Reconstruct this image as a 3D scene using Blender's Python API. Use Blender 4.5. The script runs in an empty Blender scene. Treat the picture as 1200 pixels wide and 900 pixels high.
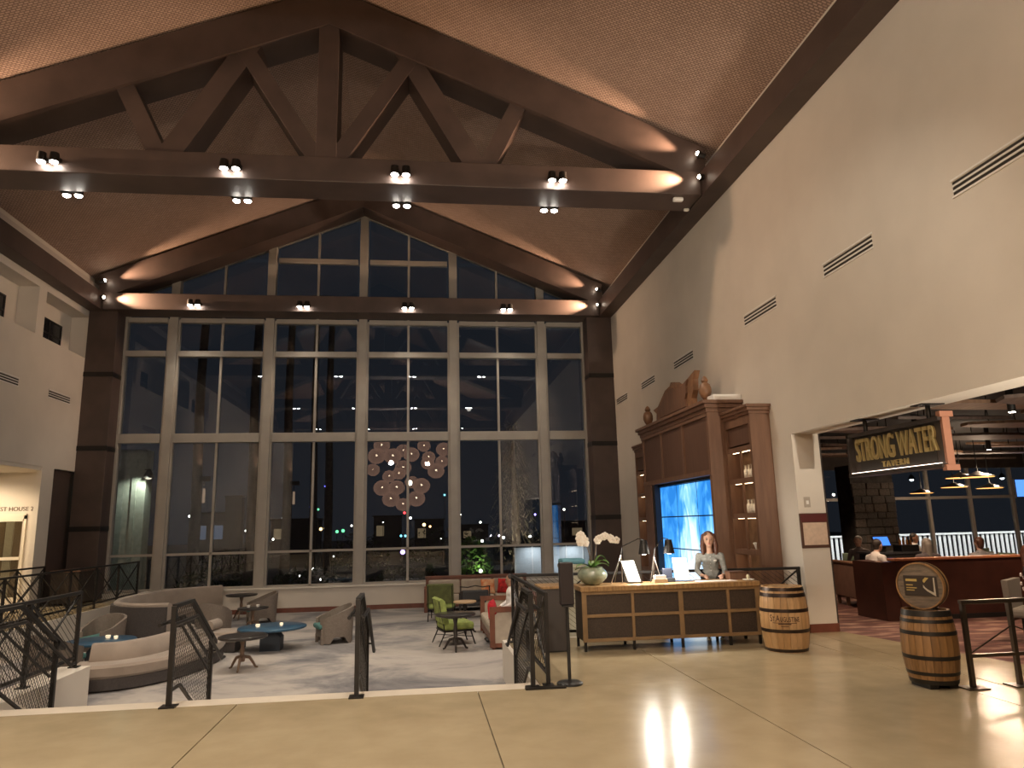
import bpy, bmesh, math, random
from mathutils import Vector, Matrix
random.seed(7)
sc = bpy.context.scene
COL = sc.collection
# ------------------------------------------------------------------ camera
FPX, CX, CY, HC = 843.0, 600.0, 450.0, 1.817
_d = Vector((493 - CX, 617 - CY, FPX)).normalized()
_v = Vector((497 - CX, -3875 - CY, FPX))
_v = (_v - _d * _v.dot(_d)).normalized()
_r = _v.cross(_d)
if _r.x < 0: _r = -_r
cd = bpy.data.cameras.new('camera'); cam = bpy.data.objects.new('camera', cd); COL.objects.link(cam)
cd.sensor_fit = 'HORIZONTAL'; cd.sensor_width = 36.0; cd.lens = FPX / 1200 * 36.0
cd.clip_start = 0.05; cd.clip_end = 500
m = Matrix(((_r.x, -_r.y, -_r.z), (_d.x, -_d.y, -_d.z), (_v.x, -_v.y, -_v.z))).to_4x4()
m.translation = (0, 0, HC); cam.matrix_world = m
sc.camera = cam
def ray(x, y):
    q = Vector((x - CX, y - CY, FPX)); return Vector((q.dot(_r), q.dot(_d), q.dot(_v)))
def aty(x, y, Y):
    q = ray(x, y); return Vector((0, 0, HC)) + q * (Y / q.y)
def atz(x, y, z):
    q = ray(x, y); return Vector((0, 0, HC)) + q * ((z - HC) / q.z)
# ------------------------------------------------------------------ world, exposure
W = bpy.data.worlds.new('night'); sc.world = W; W.use_nodes = True
wb = W.node_tree.nodes['Background']; wb.inputs[0].default_value = (.40, .46, .58, 1); wb.inputs[1].default_value = .027
sc.view_settings.view_transform = 'Standard'; sc.view_settings.look = 'None'
sc.view_settings.gamma = 1.0; sc.view_settings.use_curve_mapping = False
sc.view_settings.exposure = 0.30
sc.cycles.use_denoising = True
sc.cycles.max_bounces = 7; sc.cycles.diffuse_bounces = 4; sc.cycles.glossy_bounces = 3
sc.cycles.transparent_max_bounces = 16; sc.cycles.transmission_bounces = 3
sc.cycles.sample_clamp_indirect = 4.0; sc.cycles.caustics_reflective = False; sc.cycles.caustics_refractive = False
P_SPOT, P_ACC = 340.0, 1900.0          # truss twin spots / beam accent spots (watts)
WARM = (1.0, .86, .69); WARM2 = (1.0, .64, .40)
# ------------------------------------------------------------------ key dimensions
XC, XL, XR, YD, ZL = -1.85, -9.9, 6.2, 22.95, -0.58
ROOF0, RSL = 12.80, .412
def roof(x): return ROOF0 - RSL * abs(x - XC)
# ------------------------------------------------------------------ materials
MATS = {}
def mat(name, col, rough=.6, metal=0.0, noise=0.0, nscale=8.0, bump=0.0, bscale=60.0, emit=None, estr=0.0, coat=0.0, stretch=None, col2=None, spec=.5, sheen=0.0):
    if name in MATS: return MATS[name]
    M = bpy.data.materials.new(name); M.use_nodes = True; nt = M.node_tree; N = nt.nodes; L = nt.links
    b = N['Principled BSDF']
    b.inputs['Base Color'].default_value = (*col, 1); b.inputs['Roughness'].default_value = rough
    b.inputs['Metallic'].default_value = metal; b.inputs['Coat Weight'].default_value = coat
    b.inputs['Specular IOR Level'].default_value = spec
    b.inputs['Sheen Weight'].default_value = sheen
    if emit: b.inputs['Emission Color'].default_value = (*emit, 1); b.inputs['Emission Strength'].default_value = estr
    if noise or bump:
        tc = N.new('ShaderNodeTexCoord'); mp = N.new('ShaderNodeMapping'); L.new(tc.outputs['Object'], mp.inputs[0])
        if stretch: mp.inputs['Scale'].default_value = stretch
        tx = N.new('ShaderNodeTexNoise'); tx.inputs['Scale'].default_value = nscale; tx.inputs['Detail'].default_value = 5
        L.new(mp.outputs[0], tx.inputs['Vector'])
        if noise:
            cr = N.new('ShaderNodeMix'); cr.data_type = 'RGBA'
            c2 = col2 or tuple(min(1, c * (1 + noise)) for c in col); c1 = col if col2 else tuple(c * (1 - noise) for c in col)
            cr.inputs[6].default_value = (*c1, 1); cr.inputs[7].default_value = (*c2, 1)
            rp = N.new('ShaderNodeMapRange'); rp.inputs[1].default_value = .35; rp.inputs[2].default_value = .65
            L.new(tx.outputs[0], rp.inputs[0]); L.new(rp.outputs[0], cr.inputs[0]); L.new(cr.outputs[2], b.inputs['Base Color'])
        if bump:
            t2 = N.new('ShaderNodeTexNoise'); t2.inputs['Scale'].default_value = bscale; t2.inputs['Detail'].default_value = 3
            L.new(mp.outputs[0], t2.inputs['Vector'])
            bp = N.new('ShaderNodeBump'); bp.inputs['Strength'].default_value = bump; bp.inputs['Distance'].default_value = .02
            L.new(t2.outputs[0], bp.inputs['Height']); L.new(bp.outputs[0], b.inputs['Normal'])
    MATS[name] = M; return M
def emis(name, col, s):
    if name in MATS: return MATS[name]
    M = bpy.data.materials.new(name); M.use_nodes = True; nt = M.node_tree; nt.nodes.clear()
    e = nt.nodes.new('ShaderNodeEmission'); e.inputs[0].default_value = (*col, 1); e.inputs[1].default_value = s
    o = nt.nodes.new('ShaderNodeOutputMaterial'); nt.links.new(e.outputs[0], o.inputs[0]); MATS[name] = M; return M
def glassmat(name, tint=(1, 1, 1), ior=1.6, boost=0.03, rough=0.0):
    M = bpy.data.materials.new(name); M.use_nodes = True; nt = M.node_tree; N = nt.nodes; L = nt.links; N.clear()
    t = N.new('ShaderNodeBsdfTransparent'); t.inputs[0].default_value = (*tint, 1)
    g = N.new('ShaderNodeBsdfGlossy'); g.inputs['Roughness'].default_value = rough; g.inputs[0].default_value = (.9, .93, 1, 1)
    f = N.new('ShaderNodeLayerWeight'); f.inputs[0].default_value = .5; pw = N.new('ShaderNodeMath'); pw.operation = 'POWER'; pw.inputs[1].default_value = 5; L.new(f.outputs['Facing'], pw.inputs[0])
    f0 = ((ior-1)/(ior+1))**2 + boost
    a = N.new('ShaderNodeMath'); a.operation = 'MULTIPLY_ADD'; a.use_clamp = True; a.inputs[1].default_value = 1-f0; a.inputs[2].default_value = f0; L.new(pw.outputs[0], a.inputs[0])
    x = N.new('ShaderNodeMixShader'); L.new(a.outputs[0], x.inputs[0]); L.new(t.outputs[0], x.inputs[1]); L.new(g.outputs[0], x.inputs[2])
    o = N.new('ShaderNodeOutputMaterial'); L.new(x.outputs[0], o.inputs[0]); MATS[name] = M; return M
PLASTER = mat('plaster', (.66, .61, .54), .85, noise=.03, nscale=1.2, bump=.05, bscale=30)
TIMBER = mat('timber', (.075, .050, .042), .5, noise=.16, nscale=1.5, bump=.06, bscale=25)
FRAMEM = mat('frame_bronze', (.36, .33, .29), .5, noise=.06, nscale=2)
STEEL = mat('dark_steel', (.014, .0115, .010), .45, metal=.3, noise=.2, nscale=6)
BLACK = mat('black', (.012, .011, .011), .45)
CREAM = mat('cream_paint', (.72, .66, .55), .6)
BASEM = mat('base_board', (.16, .05, .03), .5, noise=.15, nscale=5)
WALNUT = mat('walnut', (.16, .083, .050), .45, noise=.14, nscale=3, stretch=(5, 5, .5))
WALPAN = mat('walnut_panel', (.108, .054, .034), .55, noise=.1, nscale=3, stretch=(5, 5, .5))
OAK = mat('oak_top', (.33, .20, .09), .35, noise=.25, nscale=5, stretch=(7, 1, 1))
LAMPON = emis('lamp_lens', (1, .93, .82), 60.0)
WHITE = mat('white_plastic', (.8, .78, .74), .4)
GLASS = glassmat('window_glass', (.84, .87, .90), 1.55, .012)
# concrete floor
def concrete(name, c1, c2):
    M = mat(name, c1, .2); nt = M.node_tree; N = nt.nodes; L = nt.links; b = N['Principled BSDF']
    tc = N.new('ShaderNodeTexCoord'); n1 = N.new('ShaderNodeTexNoise'); n1.inputs['Scale'].default_value = .55; n1.inputs['Detail'].default_value = 7; n1.inputs['Roughness'].default_value = .62
    geo = N.new('ShaderNodeNewGeometry'); L.new(geo.outputs['Position'], n1.inputs['Vector'])
    n2 = N.new('ShaderNodeTexNoise'); n2.inputs['Scale'].default_value = 3.1; n2.inputs['Detail'].default_value = 5; L.new(geo.outputs['Position'], n2.inputs['Vector'])
    mx = N.new('ShaderNodeMix'); mx.data_type = 'RGBA'; mx.inputs[6].default_value = (*c1, 1); mx.inputs[7].default_value = (*c2, 1)
    ad = N.new('ShaderNodeMath'); ad.operation = 'MULTIPLY_ADD'; ad.inputs[1].default_value = .4; L.new(n2.outputs[0], ad.inputs[0]); L.new(n1.outputs[0], ad.inputs[2])
    mr = N.new('ShaderNodeMapRange'); mr.inputs[1].default_value = .5; mr.inputs[2].default_value = .9; L.new(ad.outputs[0], mr.inputs[0])
    L.new(mr.outputs[0], mx.inputs[0]); L.new(mx.outputs[2], b.inputs['Base Color'])
    r = N.new('ShaderNodeMapRange'); r.inputs[3].default_value = .15; r.inputs[4].default_value = .28; L.new(n2.outputs[0], r.inputs[0]); L.new(r.outputs[0], b.inputs['Roughness'])
    b.inputs['Specular IOR Level'].default_value = .5
    return M
CONC = concrete('polished_concrete', (.325, .257, .158), (.415, .338, .215))
NOSE = mat('stone_nosing', (.58, .51, .42), .45, noise=.06, nscale=3)
def carpet():
    M = mat('carpet', (.3, .28, .26), .95); nt = M.node_tree; N = nt.nodes; L = nt.links; b = N['Principled BSDF']
    geo = N.new('ShaderNodeNewGeometry'); mp = N.new('ShaderNodeMapping'); mp.inputs['Scale'].default_value = (.40, .46, 1); L.new(geo.outputs['Position'], mp.inputs[0])
    n1 = N.new('ShaderNodeTexNoise'); n1.inputs['Scale'].default_value = 1.0; n1.inputs['Detail'].default_value = 6; n1.inputs['Roughness'].default_value = .65; n1.inputs['Distortion'].default_value = .6; L.new(mp.outputs[0], n1.inputs['Vector'])
    cr = N.new('ShaderNodeValToRGB'); L.new(n1.outputs[0], cr.inputs[0]); e = cr.color_ramp.elements
    e[0].position = .36; e[0].color = (.14, .135, .145, 1); e[1].position = .53; e[1].color = (.37, .34, .315, 1)
    k = cr.color_ramp.elements.new(.45); k.color = (.24, .23, .23, 1); k = cr.color_ramp.elements.new(.62); k.color = (.41, .375, .345, 1); k = cr.color_ramp.elements.new(.72); k.color = (.27, .265, .27, 1)
    L.new(cr.outputs[0], b.inputs['Base Color']); b.inputs['Specular IOR Level'].default_value = .1
    return M
CARPET = carpet()
def weave():
    M = mat('woven_ceiling', (.3, .2, .15), .8); nt = M.node_tree; N = nt.nodes; L = nt.links; b = N['Principled BSDF']
    tc = N.new('ShaderNodeTexCoord'); mp = N.new('ShaderNodeMapping'); mp.inputs['Scale'].default_value = (1, 1, 1); L.new(tc.outputs['UV'], mp.inputs[0])
    br = N.new('ShaderNodeTexBrick'); br.inputs['Scale'].default_value = 1.0; br.inputs['Brick Width'].default_value = .09; br.inputs['Row Height'].default_value = .05; br.inputs['Mortar Size'].default_value = .012
    br.inputs['Color1'].default_value = (.56, .405, .33, 1); br.inputs['Color2'].default_value = (.44, .31, .25, 1); br.inputs['Mortar'].default_value = (.24, .165, .13, 1)
    L.new(mp.outputs[0], br.inputs['Vector'])
    n = N.new('ShaderNodeTexNoise'); n.inputs['Scale'].default_value = 1.3; n.inputs['Detail'].default_value = 4; L.new(mp.outputs[0], n.inputs['Vector'])
    mr = N.new('ShaderNodeMapRange'); mr.inputs[3].default_value = .82; mr.inputs[4].default_value = 1.15; L.new(n.outputs[0], mr.inputs[0])
    mx = N.new('ShaderNodeMix'); mx.data_type = 'RGBA'; mx.blend_type = 'MULTIPLY'; mx.inputs[0].default_value = 1; L.new(br.outputs[0], mx.inputs[6]); L.new(mr.outputs[0], mx.inputs[7]); L.new(mx.outputs[2], b.inputs['Base Color'])
    bp = N.new('ShaderNodeBump'); bp.inputs['Strength'].default_value = .35; bp.inputs['Distance'].default_value = .02; L.new(br.outputs['Fac'], bp.inputs['Height']); bp.invert = True; L.new(bp.outputs[0], b.inputs['Normal'])
    return M
WEAVE = weave()
# ------------------------------------------------------------------ mesh helpers
class B:
    def __init__(s): s.v = []; s.f = []; s.uv = None
    def add(s, vs, fs):
        o = len(s.v); s.v += [tuple(p) for p in vs]; s.f += [tuple(i + o for i in q) for q in fs]; return s
    def box(s, x0, y0, z0, x1, y1, z1, c=0.0):
        if x1 < x0: x0, x1 = x1, x0
        if y1 < y0: y0, y1 = y1, y0
        if z1 < z0: z0, z1 = z1, z0
        if c <= 0:
            return s.add([(x0,y0,z0),(x1,y0,z0),(x1,y1,z0),(x0,y1,z0),(x0,y0,z1),(x1,y0,z1),(x1,y1,z1),(x0,y1,z1)],
                  [(0,3,2,1),(4,5,6,7),(0,1,5,4),(1,2,6,5),(2,3,7,6),(3,0,4,7)])
        bm = bmesh.new(); bmesh.ops.create_cube(bm, size=1)
        for v in bm.verts: v.co = Vector(((x0+x1)/2 + v.co.x*(x1-x0), (y0+y1)/2 + v.co.y*(y1-y0), (z0+z1)/2 + v.co.z*(z1-z0)))
        bmesh.ops.bevel(bm, geom=bm.edges[:], offset=min(c, .49*min(x1-x0, y1-y0, z1-z0)), segments=2, affect='EDGES', profile=.5)
        bm.verts.index_update(); vs = [v.co[:] for v in bm.verts]; fs = [[v.index for v in f.verts] for f in bm.faces]; bm.free()
        return s.add(vs, fs)
    def bar(s, p0, p1, w, h=None, up=(0,0,1)):
        h = h or w; p0 = Vector(p0); p1 = Vector(p1); a = (p1 - p0).normalized(); u = Vector(up)
        if abs(a.dot(u)) > .98: u = Vector((0, 1, 0))
        r = a.cross(u).normalized(); u = r.cross(a).normalized(); r *= w/2; u *= h/2
        return s.add([p0-r-u, p0+r-u, p0+r+u, p0-r+u, p1-r-u, p1+r-u, p1+r+u, p1-r+u],
                     [(0,3,2,1),(4,5,6,7),(0,1,5,4),(1,2,6,5),(2,3,7,6),(3,0,4,7)])
    def cyl(s, p0, p1, r0, r1=None, n=16, cap=True):
        r1 = r0 if r1 is None else r1; p0 = Vector(p0); p1 = Vector(p1); a = (p1 - p0).normalized()
        u = Vector((0,0,1)) if abs(a.z) < .9 else Vector((1,0,0)); x = a.cross(u).normalized(); y = a.cross(x)
        vs = []
        for p, r in ((p0, r0), (p1, r1)):
            for i in range(n):
                t = 2*math.pi*i/n; vs.append(p + (x*math.cos(t) + y*math.sin(t))*r)
        fs = [(i, (i+1) % n, n+(i+1) % n, n+i) for i in range(n)]
        if cap: fs += [tuple(range(n-1, -1, -1)), tuple(range(n, 2*n))]
        return s.add(vs, fs)
    def tube(s, pts, r, n=8):
        pts = [Vector(p) for p in pts]; rr = r if isinstance(r, (list, tuple)) else [r]*len(pts)
        vs = []; k = len(pts); up = None
        for i, p in enumerate(pts):
            a = (pts[min(i+1, k-1)] - pts[max(i-1, 0)]).normalized()
            if up is None: up = Vector((0,0,1)) if abs(a.z) < .9 else Vector((1,0,0))
            x = a.cross(up).normalized(); y = x.cross(a).normalized(); up = y
            for j in range(n):
                t = 2*math.pi*j/n; vs.append(p + (x*math.cos(t) + y*math.sin(t))*rr[i])
        fs = [(i*n+j, i*n+(j+1) % n, (i+1)*n+(j+1) % n, (i+1)*n+j) for i in range(k-1) for j in range(n)]
        fs += [tuple(range(n-1, -1, -1)), tuple(range((k-1)*n, k*n))]
        return s.add(vs, fs)
    def lathe(s, prof, n=24, c=(0,0,0), sx=1, sy=1, cap=True):
        vs = []; k = len(prof)
        for r, z in prof:
            for j in range(n):
                t = 2*math.pi*j/n; vs.append((c[0]+r*sx*math.cos(t), c[1]+r*sy*math.sin(t), c[2]+z))
        fs = [(i*n+j, i*n+(j+1) % n, (i+1)*n+(j+1) % n, (i+1)*n+j) for i in range(k-1) for j in range(n)]
        if cap: fs += [tuple(range(n-1, -1, -1)), tuple(range((k-1)*n, k*n))]
        return s.add(vs, fs)
    def sphere(s, c, rx, ry=None, rz=None, n=16, m=10):
        ry = ry or rx; rz = rz or rx; vs = [(c[0], c[1], c[2]-rz)]
        for i in range(1, m):
            p = math.pi*i/m - math.pi/2
            for j in range(n):
                t = 2*math.pi*j/n; vs.append((c[0]+rx*math.cos(p)*math.cos(t), c[1]+ry*math.cos(p)*math.sin(t), c[2]+rz*math.sin(p)))
        vs.append((c[0], c[1], c[2]+rz)); fs = [(0, 1+(j+1) % n, 1+j) for j in range(n)]
        for i in range(m-2):
            for j in range(n): a = 1+i*n; fs.append((a+j, a+(j+1) % n, a+n+(j+1) % n, a+n+j))
        a = 1+(m-2)*n; e = len(vs)-1; fs += [(a+j, a+(j+1) % n, e) for j in range(n)]
        return s.add(vs, fs)
    def prism(s, poly, f0, f1):
        """poly: list of 2-D points; f0, f1: functions (a,b)->3-D for the two faces"""
        n = len(poly); vs = [f0(*p) for p in poly] + [f1(*p) for p in poly]
        fs = [tuple(range(n-1, -1, -1)), tuple(range(n, 2*n))] + [(i, (i+1) % n, n+(i+1) % n, n+i) for i in range(n)]
        return s.add(vs, fs)
    def sweep(s, path, prof):
        """prof: closed list of (offset, z); path: list of (x, y, nx, ny)"""
        k = len(prof); vs = [(x+nx*o, y+ny*o, z) for x, y, nx, ny in path for o, z in prof]; n = len(path)
        fs = [(i*k+j, i*k+(j+1) % k, (i+1)*k+(j+1) % k, (i+1)*k+j) for i in range(n-1) for j in range(k)]
        fs += [tuple(range(k-1, -1, -1)), tuple(range((n-1)*k, n*k))]
        return s.add(vs, fs)
    def build(s, name, material, parent=None, smooth=False, loc=None, fixn=True):
        me = bpy.data.meshes.new(name); me.from_pydata(s.v, [], s.f)
        if fixn:
            bm = bmesh.new(); bm.from_mesh(me); bmesh.ops.recalc_face_normals(bm, faces=bm.faces); bm.to_mesh(me); bm.free()
        me.materials.append(material)
        if smooth:
            for p in me.polygons: p.use_smooth = True
            me.set_sharp_from_angle(angle=math.radians(40))
        o = bpy.data.objects.new(name, me); COL.objects.link(o)
        if parent: o.parent = parent
        if loc: o.location = loc
        return o
def bx(name, material, parent, *a, c=0.0): return B().box(*a, c=c).build(name, material, parent)
def tag(o, label, cat, group=None):
    o['label'] = label; o['category'] = cat
    if group: o['group'] = group
    return o
def thing(name, label, cat, loc=(0,0,0), rz=0, group=None):
    o = bpy.data.objects.new(name, None); COL.objects.link(o); o.location = loc; o.rotation_euler = (0,0,rz); o.empty_display_size = .1
    return tag(o, label, cat, group)
def st(o): o['kind'] = 'structure'; return o
def stuff(o): o['kind'] = 'stuff'; return o
def struct(name, loc=(0,0,0)):
    o = bpy.data.objects.new(name, None); COL.objects.link(o); o.location = loc; o.empty_display_size = .1; return st(o)
def dup(root, loc, rz=None, label=None, group=None, scale=None):
    def cp(o, par):
        c = o.copy(); COL.objects.link(c); c.parent = par
        for ch in [x for x in KIDS.get(o.name, [])]: KIDS.setdefault(c.name, []).append(cp(ch, c))
        return c
    KIDS = {}
    for o in bpy.data.objects:
        if o.parent: KIDS.setdefault(o.parent.name, []).append(o)
    r = cp(root, None); r.location = loc
    if rz is not None: r.rotation_euler = (0,0,rz)
    if scale: r.scale = scale
    if label: r['label'] = label
    if group: r['group'] = group
    return r
def spot(name, loc, target, watts, deg, blend=.5, col=WARM, r=.05, parent=None):
    l = bpy.data.lights.new(name, 'SPOT'); l.energy = watts; l.spot_size = math.radians(deg); l.spot_blend = blend; l.color = col; l.shadow_soft_size = r
    o = bpy.data.objects.new(name, l); COL.objects.link(o); o.location = loc
    o.rotation_euler = (Vector(target) - Vector(loc)).to_track_quat('-Z', 'Y').to_euler()
    if parent: o.parent = parent
    return o
def point(name, loc, watts, col=WARM, r=.1, parent=None):
    l = bpy.data.lights.new(name, 'POINT'); l.energy = watts; l.color = col; l.shadow_soft_size = r
    o = bpy.data.objects.new(name, l); COL.objects.link(o); o.location = loc
    if parent: o.parent = parent
    return o
def text_mesh(txt, size, depth=0.0, font=None, spacing=1.0, align='CENTER', bold=0.0):
    c = bpy.data.curves.new('text', 'FONT'); c.body = txt; c.size = size; c.extrude = depth; c.align_x = align; c.space_character = spacing; c.offset = bold
    o = bpy.data.objects.new('text_tmp', c); COL.objects.link(o)
    dg = bpy.context.evaluated_depsgraph_get(); dg.update()
    me = bpy.data.meshes.new_from_object(o.evaluated_get(dg)); bpy.data.objects.remove(o); bpy.data.curves.remove(c)
    return me
def text_obj(name, txt, size, depth, material, parent, mtx, sx=1.0, fn=None, spacing=1.0, bold=0.0):
    me = text_mesh(txt, size, depth, spacing=spacing, bold=bold)
    for v in me.vertices:
        p = Vector((v.co.x*sx, v.co.y, v.co.z)); v.co = fn(p) if fn else mtx @ p
    me.materials.clear(); me.materials.append(material); me.name = name
    o = bpy.data.objects.new(name, me); COL.objects.link(o); o.parent = parent; return o
# ================================================================== STRUCTURE
# ---- upper floor: base and polished slabs
XS = 1.36; YE = 8.8; YP = 12.0
f = B().box(XL-.5, -12, -.7, 6.2, YE, -.02).box(XS, YE, -.7, 6.2, YP, -.02).box(XL-.5, YE, -.7, -8.0, 22.6, -.02).box(6.2, 2.5, -.7, 7.3, 11.4, -.02)
floor = st(f.build('floor', mat('slab_joint', (.10, .075, .05), .8)))
js = [XL-.5, -7.04, -4.49, -1.94, .63, 3.15, 5.7, 6.2]; g = .006
for a, b_ in zip(js[:-1], js[1:]):
    bx('slab', CONC, floor, a+g, -12, -.02, b_-g, 8.51, 0)
for a, b_ in ((XS+.0, 3.15), (3.15, 5.7), (5.7, 6.2)):
    bx('slab', CONC, floor, a+g, 8.51+g, -.02, b_-g, YP, 0)
bx('slab', CONC, floor, XL-.5, 8.51+g, -.02, -8.0, 22.6, 0)
bx('slab', CONC, floor, -8.0+g, 8.51+g, -.02, -4.62-g, YE, 0)
B().prism([(6.2+g, 2.5), (7.9, 2.5), (7.27, 8.43), (6.72, 11.4), (6.2+g, 11.4)], lambda a, b: (a, b, -.02), lambda a, b: (a, b, 0)).build('slab', CONC, floor)
# ---- stairs down to the lounge
stairs = struct('stairs', (0, 0, 0))
bx('nosing', NOSE, stairs, -4.62, 8.515, -.02, XS-.002, YE, .001)
bx('riser', NOSE, stairs, -4.62, YE-.012, -.145, XS-.002, YE+.002, 0)
for i in range(3):
    bx('step', NOSE, stairs, -4.62, YE + .34*i, ZL, XS, YE + .34*(i+1), -.145*(i+1), c=.01)
# ---- lounge carpet, platform faces
st(B().box(-8.0, YE, ZL-.1, 6.2, 23.0, ZL).build('floor_lounge', CARPET))
st(B().box(-5.02, YE, ZL, -4.62, 11.38, 0, c=.006).build('wall_stair_cheek', PLASTER))
st(B().box(XS-.06, YE, ZL, XS, YP, -.001).box(XS-.06, YP-.001, ZL, 6.2, YP+.05, -.001).build('wall_platform', PLASTER))
st(B().box(-8.05, YE, ZL, -8.0+.03, 22.6, -.001).build('wall_walkway', PLASTER))
st(B().box(-8.0, YE, ZL, -5.02, YE+.03, -.021).build('wall_step', PLASTER))
# ---- right wall with the tavern opening
st(B().box(XR, -12, -.7, XR+.48, 2.5, 9.6).box(XR, 2.5, 3.2, XR+.48, 11.4, 9.6).box(XR, 11.4, ZL, XR+.48, 23.4, 9.6).build('wall_right', PLASTER))
st(B().box(XR-.012, 11.385, 0, XR+.495, 11.399, .13).box(XR-.013, 11.385, 0, XR-.001, YP, .13).build('baseboard_right', BASEM))
# ---- left wall with window niches and corridor opening
w = B().box(XL-.5, -12, 3.6, XL, 22.4, 6.96).box(XL-.5, -12, 8.22, XL, 22.4, 9.6).box(XL-.5, -12, -.02, XL, 15.5, 3.6).box(XL-.12, 20.42, 0, XL, 21.05, 3.6)
niches = [(19.77, 22.28), (16.85, 19.38), (13.9, 16.45), (10.95, 13.5)]
edges = [-12] + [e for n in reversed(niches) for e in n] + [22.4]
for i in range(0, len(edges), 2): w.box(XL-.5, edges[i], 6.96, XL, edges[i+1], 8.22)
w.box(XL-.56, 10.9, 6.9, XL-.5, 22.4, 8.3)
st(w.build('wall_left', PLASTER))
for i, (a, b_) in enumerate(niches):
    wn = st(bx('window_%d' % (i+2), mat('dark_pane', (.012, .013, .016), .15), None, XL-.515, a+.55, 7.0, XL-.487, a+1.95, 7.78))
    for zz in (7.0, 7.36, 7.74): bx('glazing_bar', STEEL, wn, XL-.488, a+.55, zz, XL-.468, a+1.95, zz+.04)
    for yy in (.55, 1.23, 1.91): bx('glazing_bar', STEEL, wn, XL-.488, a+yy, 7.0, XL-.468, a+yy+.04, 7.78)
st(B().box(XL-.3, 21.05, 0, XL-.12, 22.6, 3.6).build('wall_clad', TIMBER))
# ---- guest corridor seen through the left opening
st(B().box(-14.5, 20.95, 0, XL-.12, 21.1, 3.6).build('wall_corridor', PLASTER))
st(B().box(-14.6, 9, 0, -14.5, 21.1, 3.6).box(-14.5, 15.4, 0, XL-.5, 15.5, 3.6).build('wall_corridor_side', PLASTER))
st(B().box(-14.6, 15.4, -.1, XL-.5, 21.1, 0).build('floor_corridor', mat('corridor_floor', (.4, .33, .24), .5, noise=.1)))
st(B().box(-14.6, 15.4, 3.5, XL-.02, 20.95, 3.6).build('ceiling_corridor', PLASTER))
cl = thing('ceiling_light', 'round recessed ceiling light inside the guest house corridor', 'light', (-11.4, 19.2, 3.5))
B().lathe([(.16, -.02), (.16, 0)], 24).build('trim', WHITE, cl); B().lathe([(.12, -.028), (.12, -.019)], 24).build('lens', emis('corridor_lens', (1, .86, .66), 25), cl)
spot('corridor_lamp', (0, 0, -.05), (0, .6, -3), 260, 150, .4, (1, .78, .52), .12, cl)
spot('corridor_lamp', (-1.4, 0, -.05), (-1.4, .8, -3), 260, 150, .4, (1, .78, .52), .12, cl)
dr = st(B().box(-12.05, 20.9, 0, -11.93, 20.95, 2.36).box(-10.46, 20.9, 0, -10.405, 20.95, 2.36).box(-11.28, 20.9, 0, -11.14, 20.95, 2.3).box(-12.05, 20.9, 2.26, -10.405, 20.95, 2.4).build('door_1', CREAM))
for a, b_ in ((-11.9, -11.3), (-11.12, -10.48)):
    for z0, z1 in ((.25, 1.2), (1.28, 2.24)):
        bx('pane', glassmat('door_glass', (.75, .75, .7), 1.5, .05) if 'door_glass' not in MATS else MATS['door_glass'], dr, a+.04, 20.925, z0, b_-.04, 20.935, z1)
    for z0 in (.0, 1.2, 2.2): bx('rail', CREAM, dr, a, 20.905, z0, b_, 20.945, z0+(.25 if z0 == 0 else .08))
    for k, cx in enumerate((a+.12, (a+b_)/2, b_-.12)): bx('curtain', mat('curtain', (.20, .14, .09), .9) if k != 1 else mat('sheer', (.5, .46, .4), .9), dr, cx-.09, 20.938, .2, cx+.09, 20.948, 2.22)
sg = thing('wall_lettering', 'dark GUEST HOUSE 2 lettering above the cream corridor door', 'lettering', (-11.05, 20.945, 2.47))
text_obj('letters', 'GUEST HOUSE 2', .155, .006, mat('letter_dark', (.10, .06, .03), .5), sg, Matrix.Rotation(math.pi/2, 4, 'X'), 1.0)
sg.location = (-10.83, 20.945, 2.475)
# ---- ceiling: two woven slopes
def slope(sgn):
    me = bpy.data.meshes.new('ceiling'); x1 = XC + sgn*8.15
    vs = [(XC, -12, ROOF0), (x1, -12, roof(x1)), (x1, 23.3, roof(x1)), (XC, 23.3, ROOF0)]
    vs += [(x, y, z+.12) for x, y, z in vs]
    me.from_pydata(vs, [], [(0, 1, 2, 3), (7, 6, 5, 4), (0, 4, 5, 1), (1, 5, 6, 2), (2, 6, 7, 3), (3, 7, 4, 0)])
    uv = me.uv_layers.new(name='UV'); ln = 8.15*math.hypot(1, RSL)
    q = [(0, 0), (ln, 0), (ln, 35.3), (0, 35.3)]
    for p in me.polygons:
        for li in p.loop_indices: uv.data[li].uv = q[me.loops[li].vertex_index % 4]
    me.materials.append(WEAVE); o = bpy.data.objects.new('ceiling', me); COL.objects.link(o); return st(o)
slope(1); slope(-1)
# ---- back wall and window-side sill wall
gp = [(XL-.5, -.7), (XR+.48, -.7), (XR+.48, 9.6), (XC, 12.95), (XL-.5, 9.6)]
st(B().prism(gp, lambda a, b: (a, -12.2, b), lambda a, b: (a, -12, b)).build('wall_back', mat('back_cladding', (.035, .026, .022), .8)))
st(B().box(-8.0, YD-.2, ZL, XR, YD+.3, .13).box(XL, YD-.2, -.02, -8.0, YD+.3, .13).build('wall_front', PLASTER))
st(B().box(-8.0, YD-.34, .10, XR-.8, YD-.1, .145).build('trim_1', mat('sill', (.7, .65, .58), .5)))
st(B().box(-7.95, YD-.225, ZL, XR-.8, YD-.2, ZL+.13).build('baseboard_front', BASEM))
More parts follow.
